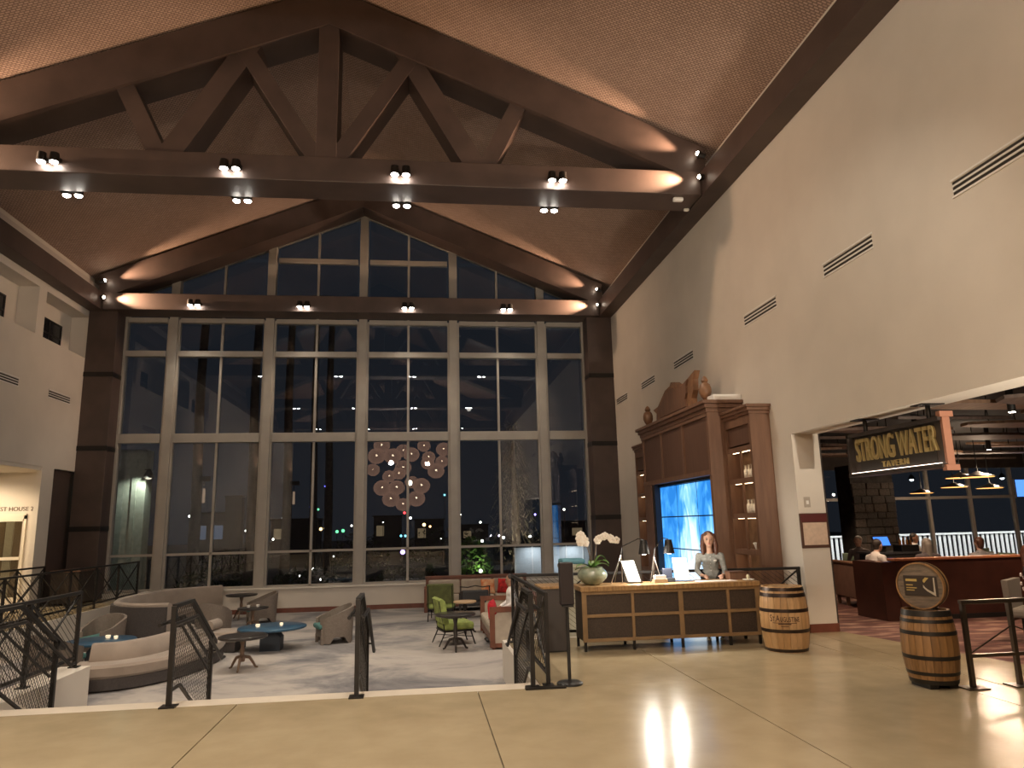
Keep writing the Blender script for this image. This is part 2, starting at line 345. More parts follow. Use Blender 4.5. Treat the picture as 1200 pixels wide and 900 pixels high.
# ---- the great window
win = struct('window_1', (0, 0, 0))
MX = [XC + 2.9*i for i in (-2, -1, 0, 1, 2)]; X0, X1 = XC - 7.3, XC + 7.3
ZS, ZT1, ZT2, ZT3, ZTOP, ZG = .145, 1.17, 4.63, 7.26, 8.36, 10.40
def gab(x): return 12.02 - .412*abs(x - XC)          # underside of the gable rafter at the glass
for x in MX:
    bx('mullion', FRAMEM, win, x-.13, YD-.16, ZS, x+.13, YD+.12, gab(x)+.05, c=.012)
    bx('mullion_stop', FRAMEM, win, x+.13, YD-.08, ZS, x+.19, YD+.06, ZTOP); bx('mullion_stop', FRAMEM, win, x-.19, YD-.08, ZS, x-.13, YD+.06, ZTOP)
for x in (X0, X1): bx('jamb', FRAMEM, win, x-.14, YD-.14, ZS, x+.14, YD+.12, ZTOP+.3, c=.012)
bays = [(X0+.14, MX[0]-.19, 0)] + [(a+.19, b-.19, 1) for a, b in zip(MX[:-1], MX[1:])] + [(MX[-1]+.19, X1-.14, 0)]
for a, b, mid in bays:
    bx('transom', FRAMEM, win, a, YD-.14, ZT2-.15, b, YD+.1, ZT2+.13, c=.012)
    bx('transom', FRAMEM, win, a, YD-.13, ZT3-.09, b, YD+.1, ZT3+.09, c=.012)
    bx('transom', FRAMEM, win, a, YD-.06, ZT1-.035, b, YD+.05, ZT1+.035)
    bx('transom', FRAMEM, win, a, YD-.12, ZTOP-.1, b, YD+.1, ZTOP+.05, c=.012)
    bx('transom', FRAMEM, win, a, YD-.06, ZS, b, YD+.05, ZS+.06)
    if gab((a+b)/2) > ZG + .25 and mid:
        la, lb = a, b
        for t in range(60):
            if gab(la) < ZG+.05: la += .05
            if gab(lb) < ZG+.05: lb -= .05
        bx('transom', FRAMEM, win, la, YD-.1, ZG-.08, lb, YD+.08, ZG+.07)
    cs = [(a, (a+b)/2), ((a+b)/2, b)] if mid else [(a, b)]
    if mid: bx('glazing_bar', FRAMEM, win, (a+b)/2-.035, YD-.06, ZS, (a+b)/2+.035, YD+.05, gab((a+b)/2))
    for c0, c1 in cs:
        for z0, z1 in ((ZS+.05, ZT1-.03), (ZT1+.03, ZT2-.14), (ZT2+.12, ZT3-.08), (ZT3+.08, ZTOP-.09)):
            bx('pane', GLASS, win, c0+.01, YD-.006, z0, c1-.01, YD+.006, z1)
        zs = [(ZTOP+.04, ZG-.07), (ZG+.06, 99)]
        for z0, z1 in zs:
            def top(x): return min(z1, gab(x))
            poly = [(c0+.01, z0)]
            n = 8; tp = [(c0+.01+(c1-c0-.02)*k/n) for k in range(n+1)]
            up = [(x, top(x)) for x in tp if top(x) > z0+.01]
            if len(up) < 2: continue
            poly = [(up[0][0], z0)] + up + [(up[-1][0], z0)]
            B().prism(poly, lambda p, q: (p, YD-.006, q), lambda p, q: (p, YD+.006, q)).build('pane', GLASS, win)
for sgn in (-1, 1):
    B().bar((XC, YD, 12.02), (XC+sgn*7.7, YD, 12.02-.412*7.7), .14, .09).build('rake_frame', FRAMEM, win)
# ---- trusses
def truss(Y, label, T=.81, webs=True, RD=.84):
    t = thing('roof_truss', label, 'truss', (XC, Y, 0))
    bx('bottom_chord', TIMBER, t, -7.62, 0, 8.42, 7.62, T, 8.94, c=.015)
    for s in (-1, 1):
        tp = lambda d: 12.735 - .417*d
        poly = [(0, tp(0)), (s*7.75, tp(7.75)), (s*7.75, tp(7.75)-RD), (s*7.1, tp(7.1)-RD), (0, tp(0)-RD)]
        B().prism(poly, lambda a, b: (a, .02, b), lambda a, b: (a, T-.02, b)).build('rafter', TIMBER, t)
    if webs:
        bx('king_post', TIMBER, t, -.2, .05, 8.9, .2, T-.05, 12.3, c=.01)
        for s in (-1, 1):
            for wi, (a, z0, b, z1, w_) in enumerate(((.13, 8.84, 1.83, 11.56, .33), (2.99, 8.84, 1.50, 11.45, .42), (3.12, 8.84, 4.14, 10.95, .33))):
                B().bar((s*a, T/2, z0), (s*b, T/2, z1), T-.14-.03*wi, w_, up=(1, 0, 0)).build('web_strut', TIMBER, t)
    return t
YT = 13.26
truss(YT, 'dark timber roof truss with king post and slanting struts across the lobby')
truss(22.02, 'dark timber truss against the glazed gable without struts', webs=False, RD=.76)
truss(4.5, 'dark timber roof truss above the front of the lobby')
truss(-4.3, 'dark timber roof truss over the back of the lobby')
for nm, x0, x1, lb in (('right', XR-.42, XR, 'long dark timber beam along the top of the wall above the tavern opening'), ('left', XL, XL+.42, 'long dark timber beam above the wall with small window niches')):
    tag(bx('wall_plate_beam', TIMBER, None, x0, -12, 8.41, x1, 22.9, 8.93, c=.01), lb, 'beam')
    tag(B().box(x0+(0 if nm == 'left' else .3), -12, 8.94, x1-(0 if nm == 'right' else .3), 22.9, 9.28).build('cove_strip', mat('strip_white', (.55, .5, .45), .8)), 'pale strip of wall between ceiling and dark beam %s' % ('over the tavern wall' if nm == 'right' else 'over the niche wall'), 'trim')
for x0, x1, lb in ((XR-.82, XR, 'dark timber clad column between great window and tall wooden cabinet'), (XL, XL+.82, 'dark timber clad column between great window and guest house opening')):
    c_ = thing('corner_column', lb, 'column', ((x0+x1)/2, 22.5, 0))
    z0 = ZL if x0 > 0 else 0
    bx('shaft', TIMBER, c_, -.41, -.28, z0, .41, .4, 8.42, c=.01)
    for z in (1.9, 4.2, 6.4): bx('strap', STEEL, c_, -.42, -.3, z, .42, .41, z+.14)
# ---- linear air vents
DARK = mat('vent_dark', (.03, .025, .02), .8)
def vent(y0, y1, x, face, label, group):
    o = thing('air_vent', label, 'vent', (x, (y0+y1)/2, 5.56), 0, group); h = (y1-y0)/2
    for z0, z1 in ((-.115, -.09), (.09, .115)): bx('frame_rail', WHITE, o, 0, -h-.02, z0, face*.012, h+.02, z1)
    for z in (-.068, -.005, .058): bx('slot', DARK, o, 0, -h, z-.018, face*.004, h, z+.018)
    for z in (-.036, .027): bx('blade', WHITE, o, 0, -h, z-.012, face*.01, h, z+.012)
for a, b_, lb in ((5.9, 7.14, 'slot air vent high above the queue barrier end of the tavern opening'), (8.7, 9.92, 'slot air vent high above the hanging tavern sign'), (11.47, 12.73, 'slot air vent above the pier with the menu plaque'), (15.44, 16.69, 'slot air vent just above the carved cabinet crest'), (18.22, 19.37, 'second slot air vent from the timber column on the cabinet wall'), (20.83, 22.0, 'slot air vent next to the timber column on the cabinet wall')):
    vent(a, b_, XR, -1, lb, 'vents on the tavern wall')
for a, b_, lb in ((20.36, 21.55, 'slot air vent below the niche next to the timber column'), (17.6, 18.86, 'slot air vent below the second niche from the timber column')):
    vent(a, b_, XL, 1, lb, 'vents on the niche wall')
# ---- twin spotlights on the trusses
def twin(loc, side, label, group, aim, p=P_SPOT, deg=95):
    o = thing('twin_spotlight', label, 'spotlight', loc, 0, group)
    bx('bracket', STEEL, o, -.2, 0, -.02, .2, -side*.05, .05)
    for x in (-.11, .11):
        h = B().cyl((x, -side*.1, .12), (x, -side*.1, -.05), .075, .085, 16).build('lamp_head', STEEL, o, True)
        B().sphere((x, -side*.1, -.055), .07, .07, .035, 12, 6).build('lens', LAMPON, h)
    spot('lamp', (0, -side*.1, -.13), (aim[0], -side*.1+aim[1], -9), p, deg, .6, WARM, .12, o)
LX = [-6.82, -3.6, -.4, 2.72]
for Y, back, nm in ((YT, True, 'mid'), (22.02, False, 'win'), (4.5, True, 'near'), (-4.3, True, 'rear')):
    G = {'mid': 'spotlights on the strutted truss', 'win': 'spotlights on the window truss', 'near': 'spotlights on the front truss', 'rear': 'spotlights on the rear truss'}[nm]
    for xi, x in enumerate(LX):
        od = ('nearest the niche wall', 'second from the niche wall', 'second from the tavern wall', 'nearest the tavern wall')[xi]
        L_ = {'mid': 'twin spotlight on the front of the strutted truss chord', 'win': 'twin spotlight on the truss chord against the great window', 'near': 'twin spotlight on the near truss', 'rear': 'twin spotlight on the rearmost truss'}[nm]
        twin((x, Y-.005, 8.62 if nm != 'win' else 8.6), 1, L_ + ', ' + od, G, (0, -.5), P_SPOT*(.45 if nm == 'win' else 1.0))
        if back: twin((x, Y+.815, 8.44), -1, L_.replace('the front of the', 'the window side of the').replace('on the near', 'on the window side of the near').replace('on the rearmost', 'on the window side of the rearmost') + ', ' + od, G + ', window side', (0, .8) if nm != 'near' else ((2.0, 6.5) if x > 0 else (0, 3)), P_SPOT*(.75 if nm != 'near' else 1.1))
# ---- accent lamps at the truss ends
def accent(x, Y, s, label, p=P_ACC):
    o = thing('accent_lamp', label, 'spotlight', (x, Y-.02, 8.75), 0, 'accent lamps at truss ends')
    hd = []
    for z, tx, tz, pw_, cn_ in ((0, -s*3.2, -.03, .9, 48), (.50, -s*2.6, 1.02, .45, 40)):
        d = Vector((tx, 0, tz)).normalized()
        h = B().cyl(Vector((s*.1, -.12, z)) - d*.1, Vector((s*.1, -.12, z)) + d*.06, .055, .06, 14).build('lamp_head', BLACK, o, True)
        B().sphere(Vector((s*.1, -.12, z)) + d*.06, .045, .045, .045, 10, 6).build('lens', emis('accent_lens', (1, .86, .68), 30), h)
        B().bar((s*.1, -.12, z), (s*.1, .02, z), .03).build('arm', BLACK, h)
        spot('lamp', Vector((s*.1, -.12, z)) + d*.12, Vector((s*.1, .0, z)) + Vector((tx, .0, tz)) * .75, p*pw_, cn_, 1.0, WARM2, .03, o)
for Y, nm in ((YT, 'strutted truss'), (22.02, 'window truss')):
    for s, w_ in ((1, 'tavern wall end'), (-1, 'niche wall end')):
        accent(XC + s*7.5, Y, s, 'small black accent lamp at the %s of the %s' % (w_, nm))
# white sensor pods under the strutted truss
o = tag(B().box(5.2, YT+.1, 8.33, 5.42, YT+.22, 8.42, c=.035).build('sensor_pod', WHITE), 'white rounded sensor pod under the strutted truss chord', 'sensor')
tag(B().box(5.62, YT+.62, 8.35, 5.74, YT+.70, 8.42, c=.03).build('sensor_pod', WHITE), 'small white sensor pod by the long beam over the tavern', 'sensor')
# ================================================================== RAILINGS
def inside(poly, x, z):
    c = False; n = len(poly)
    for i in range(n):
        (x0, z0), (x1, z1) = poly[i], poly[(i+1) % n]
        if (z0 > z) != (z1 > z) and x < (x1-x0)*(z-z0)/(z1-z0)+x0: c = not c
    return c
def hatch(poly, sp, ang):
    """segments of parallel lines at angle ang clipped to the polygon"""
    ca, sa = math.cos(ang), math.sin(ang); xs = [p[0]*-sa + p[1]*ca for p in poly]; us = [p[0]*ca + p[1]*sa for p in poly]
    out = []; v = min(xs) + sp*.5
    while v < max(xs):
        N = 120; u0, u1 = min(us), max(us); s = None
        for k in range(N+1):
            u = u0 + (u1-u0)*k/N; p = (u*ca - v*sa, u*sa + v*ca); i = inside(poly, *p)
            if i and s is None: s = p
            if (not i or k == N) and s is not None:
                if math.hypot(p[0]-s[0], p[1]-s[1]) > .02: out.append((s, p))
                s = None
        v += sp
    return out
WIRE = mat('wire', (.03, .026, .022), .4, metal=.7)
def wires(poly, fn, r, sp, angs, parent):
    b = B()
    for a in angs:
        for p, q in hatch(poly, sp, a): b.bar(fn(*p), fn(*q), r)
    return stuff(b.build('wire_mesh', WIRE, parent, fixn=False))
def guard(p0, p1, label, z0=0.0, H=1.03, n=3, style='brace', group=None, infill=True, wr=.005, wsp=.075):
    p0 = Vector((*p0, z0)); p1 = Vector((*p1, z0)); d = p1 - p0; L_ = d.length; d.normalize()
    t = thing('guard_rail', label, 'railing', p0, math.atan2(d.y, d.x), group)
    bx('top_rail', STEEL, t, -.03, -.025, H-.045, L_+.03, .025, H, c=.008)
    bx('bottom_rail', STEEL, t, 0, -.015, .11, L_, .015, .15)
    for i in range(n+1):
        x = L_*i/n
        bx('post', STEEL, t, x-.025, -.022, 0, x+.025, .022, H-.04)
        bx('base_plate', STEEL, t, x-.07, -.06, 0, x+.07, .06, .014)
        if i < n:
            a, b = x+.025, L_*(i+1)/n-.025
            if style == 'brace':
                B().bar((a, 0, .15), (b, 0, H-.06), .022).build('brace', STEEL, t); B().bar((a, 0, H-.06), (b, 0, .15), .022).build('brace', STEEL, t)
            elif style == 'diag':
                B().bar((a, 0, .15), (b, 0, H-.06), .022).build('brace', STEEL, t)
            if infill: wires([(a, .15), (b, .15), (b, H-.06), (a, H-.06)], lambda u, v: (u, .0, v), wr, wsp, (math.radians(-38),) if style != 'mesh' else (.9, -.9), t)
    return t
guard((-8.08, 10.2), (-8.08, 22.55), 'dark steel guard rail with crossed braces along the raised walkway by the lounge', n=9)
guard((XL+.12, 15.6), (XL+.12, 20.8), 'dark steel guard rail in front of the guest house door', n=4, infill=False)
guard((-4.8, 8.62), (-4.8, 11.3), 'dark steel guard rail on the white wall beside the lounge steps', n=2)
guard((1.45, 8.62), (1.45, 11.78), 'dark steel mesh guard rail running from lounge steps toward the orchid desk', n=2)
guard((1.53, 11.85), (6.12, 11.45), 'dark steel guard rail behind the reception desk', n=4, style='diag', wsp=.06)
tag(bx('end_block', BLACK, None, 5.93, 11.46, 0, 6.12, 11.62, .18), 'low black block at the foot of the rail by the wall plaque', 'block')
def stair_rail(x, label, group=None, far=True):
    t = thing('stair_rail', label, 'railing', (x, 0, 0), 0, group)
    prof = [(8.53, 1.03), (9.15, 1.03), (10.25, .40)]
    bx('post', STEEL, t, -.025, 8.505, 0, .025, 8.555, 1.03); bx('base_plate', STEEL, t, -.08, 8.45, 0, .08, 8.61, .016)
    bx('post', STEEL, t, -.025, 10.03, ZL, .025, 10.08, .53); bx('base_plate', STEEL, t, -.08, 9.975, ZL, .08, 10.135, ZL+.016)
    for a, b in zip(prof[:-1], prof[1:]): B().bar((0, *a), (0, *b), .05, .04).build('top_rail', STEEL, t)
    for s in (-.075, .075):
        B().tube([(s, 8.32, .86), (s, 9.12, .86), (s, 10.3, .19), (s, 10.42, .19)], .021, 8).build('handrail', STEEL, t)
        for y, z in ((8.53, .86), (10.05, .33)): B().bar((0, y, z), (s, y, z), .02).build('bracket', STEEL, t)
    low = [(8.56, .16), (8.86, .16), (9.35, -.13)]
    for a, b in zip(low[:-1], low[1:]): B().bar((0, *a), (0, *b), .03, .03).build('bottom_rail', STEEL, t)
    B().bar((0, 9.35, -.13), (0, 10.05, ZL+.16), .03).build('bottom_rail', STEEL, t)
    B().bar((0, 8.55, .95), (0, 9.95, .12), .022).build('brace', STEEL, t)
    wires([(8.56, .16), (8.86, .16), (10.03, ZL+.18), (10.03, .5), (9.14, 1.0), (8.56, 1.0)], lambda u, v: (0, u, v), .004, .05, (.95, -.95), t)
    return t
stair_rail(-2.65, 'mesh stair rail with sloping handrail standing before the curved grey sofa')
stair_rail(-.695, 'mesh stair rail with sloping handrail in the middle of the lounge steps')
stair_rail(-4.5, 'mesh stair rail beside the white stair wall below the guest house opening')
stair_rail(1.26, 'mesh stair rail beside the slim black dispenser stand')
tag(bx('floor_plate', STEEL, None, 1.16, 8.42, .001, 1.62, 8.5, .022), 'long dark floor plate at the foot of the rails by the dispenser stand', 'plate')
# ================================================================== RECEPTION
# ---- dispenser stand
t = thing('dispenser_stand', 'slim black floor stand with tall box dispenser beside the lounge steps', 'stand', (1.70, 8.62, 0))
B().lathe([(.15, 0), (.15, .02), (.12, .035), (.03, .04)], 28).build('base', BLACK, t, True)
B().cyl((0, 0, .03), (0, 0, .95), .02).build('pole', BLACK, t, True)
bx('dispenser', mat('dispenser_black', (.022, .016, .017), .35), t, -.08, -.06, .88, .08, .06, 1.36, c=.012)
bx('drip_tray', BLACK, t, -.06, -.1, .86, .06, .04, .88)
# ---- podium
t = thing('host_podium', 'dark rectangular podium with wooden top between rails and desk', 'podium', (1.93, 10.95, 0))
bx('body', mat('podium_dark', (.05, .042, .04), .5), t, -.19, -.25, 0.02, .19, .25, .88); bx('top', OAK, t, -.21, -.27, .88, .21, .27, .92, c=.008); bx('plinth', BLACK, t, -.17, -.23, 0, .17, .23, .02)
# ---- desk
DY0, DY1 = 10.62, 11.16
FR = mat('desk_frame', (.24, .15, .075), .4, noise=.15, nscale=5); PN = mat('desk_panel', (.045, .03, .022), .55, noise=.25, nscale=60)
t = thing('reception_desk', 'long reception desk with oak top and dark panels in a tan frame', 'desk', (2.33, DY0, 0))
LD = 2.68; dd = DY1 - DY0
bx('desk_top', OAK, t, -.03, -.03, .83, LD+.03, dd+.05, .90, c=.008)
xs = [.02, .74, 1.47, 2.2, LD-.02]
for i, x in enumerate(xs):
    w_ = .022 if i in (1, 3) else .035
    bx('stile', FR, t, x-w_, -.012, .13, x+w_, .03, .83, c=.004)
    bx('leg', STEEL, t, x-.018, 0, 0, x+.018, .036, .14); bx('leg', STEEL, t, x-.018, dd-.04, 0, x+.018, dd-.004, .14)
for z in (.13, .465, .785): bx('rail', FR, t, 0, -.010, z, LD, .028, z+.045, c=.004)
for a, b in zip(xs[:-1], xs[1:]):
    for z0, z1 in ((.175, .465), (.51, .785)): bx('panel', PN, t, a+.02, .012, z0, b-.02, .022, z1)
bx('side_panel', PN, t, 0, .03, .14, .02, dd, .83); bx('side_panel', PN, t, LD-.02, .03, .14, LD, dd, .83); bx('bottom_panel', PN, t, .02, .03, .14, LD-.02, dd, .16)
# ---- orchid in glazed pot
DZ = .90
def orchid(loc):
    o = thing('potted_orchid', 'white orchid in a round green glazed pot on the reception desk', 'plant', loc)
    prof = [(.10, 0), (.15, .03), (.215, .10), (.228, .15), (.20, .21), (.155, .245), (.165, .262), (.15, .262), (.14, .23), (.05, .22)]
    B().lathe(prof, 32).build('pot', mat('celadon', (.13, .17, .12), .18, noise=.4, nscale=7, col2=(.30, .33, .24), coat=.6), o, True)
    B().lathe([(.142, .228), (.01, .235)], 24).build('moss', mat('moss', (.05, .06, .02), .95), o)
    LF = mat('orchid_leaf', (.10, .22, .04), .4, noise=.2, nscale=10)
    for a, l, up in ((.3, .30, .10), (1.3, .24, .14), (2.4, .30, .04), (3.4, .27, .10), (4.4, .22, .12), (5.4, .32, .16), (.0, .22, .22)):
        b = B(); ca, sa = math.cos(a), math.sin(a); N = 7; pts = []
        for k in range(N+1):
            u = k/N; r = l*u; z = .24 + up*math.sin(u*2.1) - .06*u*u; w_ = .055*math.sin(math.pi*min(1, u*.93+.07))**.7
            for s in (-1, 1, 0): pts.append((r*ca - sa*w_*s, r*sa + ca*w_*s, z + (0 if s else -.012)))
        fs = []
        for k in range(N):
            i = 3*k; fs += [(i, i+2, i+5, i+3), (i+2, i+1, i+4, i+5)]
        b.add(pts, fs); lo = b.build('leaf', LF, o, True)
    PT = mat('petal', (.85, .80, .72), .6); CT = mat('petal_heart', (.7, .5, .35), .6)
    stems = [[(0, 0, .23), (-.03, -.02, .42), (-.08, -.03, .60), (-.12, -.04, .72), (-.17, -.05, .74), (-.20, -.06, .62)],
             [(.02, 0, .23), (.06, 0, .45), (.08, 0, .60), (.15, -.02, .70), (.27, -.04, .72), (.36, -.05, .64)]]
    SM = mat('orchid_stem', (.16, .10, .05), .6)
    for S in stems:
        B().tube(S, .006, 6).build('stem', SM, o)
        cnt = 7
        for k in range(cnt):
            u = (.46 + .54*k/(cnt-1))*(len(S)-1); i = min(int(u), len(S)-2); fct = u - i
            p = Vector(S[i]).lerp(Vector(S[i+1]), fct) + Vector((random.uniform(-.02, .02), -.03, random.uniform(-.03, .015)))
            b = B()
            for j in range(5):
                an = j*2*math.pi/5 + .3; rr = .037 if j % 2 else .042
                b.sphere((p.x + .03*math.cos(an), p.y + random.uniform(-.008, .008), p.z + .03*math.sin(an)), rr*.75, .008, rr*.75, 8, 5)
            fl = b.build('flower', PT, o, True); B().sphere((p.x, p.y-.008, p.z-.006), .007, .007, .007, 6, 4).build('heart', CT, fl)
orchid((2.56, 10.93, DZ))
# ---- desk lamps
SHD = mat('lamp_shade', (.02, .02, .021), .4)
def desk_lamp(base, apex, head, label):
    o = thing('desk_lamp', label, 'lamp', (base[0], base[1], DZ)); bz = Vector((base[0], base[1], DZ))
    A = Vector(apex) - bz; Hd = Vector(head) - bz
    CH = mat('lamp_chrome', (.5, .45, .4), .25, metal=.9)
    for dx, dy in ((-.09, -.05), (.09, -.05), (0, .09)): B().bar((dx, dy, 0), A, .012).build('tripod_leg', CH, o)
    B().tube([A, A + Vector((.02, 0, .12)), Hd + Vector((-.08, 0, .13)), Hd + Vector((0, 0, .11))], .008, 8).build('arm', SHD, o, True)
    B().sphere(A, .016).build('joint', SHD, o, True)
    s = B().lathe([(.045, .10), (.05, .105), (.085, -.10), (.082, -.10), (.046, .097)], 24, c=Hd, cap=False).build('lamp_shade', SHD, o, True)
    B().sphere(Hd + Vector((0, 0, -.06)), .062, .062, .05, 16, 8).build('bulb', emis('desk_bulb', (1, .94, .84), 45), s, True)
    point('lamp', Hd + Vector((0, .0, -.135)), 26, (1, .9, .76), .015, o)
desk_lamp((2.95, 11.05), (3.05, 11.05, 1.32), (3.34, 10.80, 1.43), 'black shaded desk lamp with long arm next to the orchid')
desk_lamp((3.56, 11.02), (3.56, 11.02, 1.28), (3.73, 10.80, 1.43), 'black shaded desk lamp on a thin tripod in front of video wall')
# ---- paper displays and desk items
PAPER = mat('bright_paper', (.92, .91, .88), .5); ACR = glassmat('acrylic', (.97, .98, .98), 1.45, .02)
def display(x0, x1, xb0, xb1, y, z1, label):
    o = thing('paper_display', label, 'display', ((xb0+xb1)/2, y, DZ)); c = (xb0+xb1)/2
    f0 = lambda a, b: (a, b*.12 - .004, b); f1 = lambda a, b: (a, b*.12 + .004, b)
    B().prism([(xb0-c, .02), (xb1-c, .02), (x1-c, z1), (x0-c, z1)], f0, f1).build('sheet', PAPER, o)
    B().prism([(xb0-c-.01, .012), (xb1-c+.01, .012), (x1-c+.01, z1+.01), (x0-c-.01, z1+.01)], lambda a, b: (a, b*.12-.012, b), lambda a, b: (a, b*.12-.008, b)).build('cover', ACR, o)
    bx('foot', ACR, o, xb0-c-.02, -.06, 0, xb1-c+.02, .08, .012)
display(3.03, 3.23, 3.12, 3.32, 10.97, .33, 'leaning white paper display under the lamp next to the orchid')
display(3.84, 4.07, 3.86, 4.10, 10.97, .35, 'upright white paper display in front of the blue video wall')
t = thing('card_box', 'small cream box of cards between the two paper displays', 'box', (3.58, 10.85, DZ))
bx('tray', mat('card_tray', (.55, .42, .28), .6), t, -.10, -.06, 0, .10, .06, .055); bx('cards', PAPER, t, -.085, -.045, .03, .085, .045, .11)
t = thing('desk_phone', 'dark desk phone behind the cream card box', 'phone', (3.76, 11.0, DZ))
bx('body', mat('phone_dark', (.03, .035, .045), .4), t, -.09, -.08, 0, .09, .08, .06, c=.01); B().box(-.08, .02, .04, .08, .06, .2, c=.01).build('screen_back', mat('phone_dark2', (.035, .04, .06), .3), t); bx('handset', BLACK, t, -.09, -.07, .06, -.04, .07, .095, c=.015)
tag(B().box(4.15, 10.72, DZ, 4.75, 10.93, DZ+.006).build('paper_sheets', PAPER), 'flat white sheets lying on the desk before the receptionist', 'papers')
t = thing('wood_box', 'small brown wooden box at the barrel end of the desk', 'box', (4.93-.08, 11.02, DZ)); bx('body', WALNUT, t, -.13, -.09, 0, .13, .09, .10); bx('lid', WALPAN, t, -.135, -.095, .10, .135, .095, .125, c=.006)
t = thing('desk_tray', 'white dish at the right-hand corner of the reception desk', 'dish', (4.93, 10.75, DZ)); B().lathe([(.05, 0), (.09, .015), (.085, .02), (.04, .008)], 20).build('dish', WHITE, t, True); B().lathe([(.02, .01), (.03, .05), (.015, .09)], 12).build('glass', mat('vase_glass', (.5, .45, .3), .1, coat=.5), t, True)
# ================================================================== DISPLAY CABINET WITH VIDEO WALL
t = thing('display_cabinet', 'tall dark wood cabinet with carved crest built around a blue video wall', 'cabinet', (0, 0, 0))
bzz = ZL
YC0, YC1 = 13.2, 17.45; XF = 5.5
bx('center_back', WALPAN, t, 6.0, YC0+.004, bzz, XR, YC1-.004, 3.859)
bx('pilaster', WALNUT, t, XF, YC0, bzz, 5.999, YC0+.10, 3.859); bx('pilaster', WALNUT, t, XF, YC1-.55, bzz, 6.0, YC1, 2.72); bx('pilaster', WALNUT, t, XF, YC1-.1, 2.72, 6.0, YC1, 3.859)
bx('reveal', BLACK, t, XF+.02, YC1-.72, bzz, XF+.16, YC1-.55, 2.72)
bx('upper_body', WALPAN, t, XF+.03, YC0+.1, 2.74, 6.0, YC1-.1, 3.86)
bx('frieze_rail', WALNUT, t, XF-.012, YC0-.008, 2.66, XF+.2, YC1+.008, 2.76); bx('frieze_rail', WALNUT, t, XF-.012, YC0-.008, 3.79, XF+.2, YC1+.008, 3.858)
for y in (YC0+.024, YC0+1.42, YC0+2.83, YC1-.074): bx('stile', WALNUT, t, XF-.006, y-.03, 2.76, XF+.05, y+.05, 3.79)
for k, (o_, z0, z1) in enumerate(((.03, 3.86, 3.94), (.07, 3.94, 4.02), (.12, 4.02, 4.09))): bx('cornice', WALNUT, t, XF-o_, YC0-o_, z0, XR, YC1+o_, z1, c=.01)
bx('head_panel', BLACK, t, XF+.12, YC0+.1, 2.60, XF+.3, YC1-.55, 2.74)
def shelf_unit(y0, y1, ztop, near):
    bx('side_panel', WALNUT, t, 5.83, y0, bzz, XR, y0+.06, ztop); bx('side_panel', WALNUT, t, 5.83, y1-.06, bzz, XR, y1, ztop)
    bx('back_panel', mat('niche_back', (.22, .13, .075), .5, noise=.2, nscale=6), t, 6.12, y0+.06, bzz, XR, y1-.06, ztop)
    for o_, z0, z1 in ((.03, ztop, ztop+.06), (.07, ztop+.06, ztop+.12), (.10, ztop+.12, ztop+.17)): bx('cornice', WALNUT, t, 5.83-o_, y0-o_, z0, XR, y1, z1, c=.008)
    bx('upper_panel', WALPAN, t, 5.86, y0+.06, 3.16, 6.12, y1-.06, 3.52); bx('upper_rail', WALNUT, t, 5.824, y0+.08, 3.5, 5.9, y1-.07, ztop-.002)
    bx('stile', WALNUT, t, 5.82, y0-.006, bzz, 5.875, y0+.08, ztop-.002); bx('stile', WALNUT, t, 5.82, y1-.07, bzz, 5.87, y1, ztop)
    zs = [3.08, 2.50, 1.87, 1.23, .60]
    for z in zs:
        bx('shelf', WALNUT, t, 5.83, y0+.06, z-.045, 6.12, y1-.06, z+.045)
        if z != zs[-1]:
            pass
        bx('light_strip', emis('niche_light', (1, .70, .40), 7.0), t, 5.90, y0+.16, z-.052, 5.93, y1-.12, z-.046)
    bx('lower_panel', WALPAN, t, 5.85, y0+.06, bzz, 6.12, y1-.06, .56)
    for z0, z1 in zip(zs[1:], zs[:-1]): bx('mid_stile', WALNUT, t, 5.84, (y0+y1)/2-.02, z0+.045, 5.88, (y0+y1)/2+.02, z1-.045)
shelf_unit(12.1, YC0, 3.66, True); shelf_unit(YC1, 19.15, 3.66, False)
# crest and finials
CR = mat('crest_wood', (.20, .10, .05), .45, noise=.25, nscale=5)
cy = 15.25
poly = [(a_, 4.09 + (z_-4.09)*.74) for a_, z_ in [(1.28, 4.09), (1.22, 4.42), (1.45, 4.58), (1.1, 4.62), (.75, 4.86), (.55, 5.0), (.22, 5.06), (.12, 5.16), (0, 5.08), (-.12, 5.1), (-.3, 4.98), (-.62, 4.92), (-1.0, 5.02), (-1.32, 5.12), (-1.2, 4.9), (-1.18, 4.6), (-1.05, 4.4), (-1.1, 4.09)]]
B().prism([(cy+a, z) for a, z in poly], lambda a, b: (XF+.10, a, b), lambda a, b: (XF+.22, a, b)).build('crest', CR, t)
B().prism([(cy+a*.72, 4.18+(z-4.09)*.72) for a, z in poly], lambda a, b: (XF+.06, a, b), lambda a, b: (XF+.11, a, b)).build('crest_relief', WALNUT, t)
for y in (13.5, 17.2):
    B().lathe([(.11, 4.09), (.11, 4.13), (.05, 4.16), (.09, 4.22), (.125, 4.30), (.125, 4.38), (.10, 4.46), (.05, 4.5), (.075, 4.54), (.05, 4.6), (.01, 4.64)], 10, c=(XF+.12, y, 0)).build('finial', CR, t, True)
bx('top_box', WHITE, t, 5.62, 13.12, 4.09, 6.18, 13.5, 4.2)
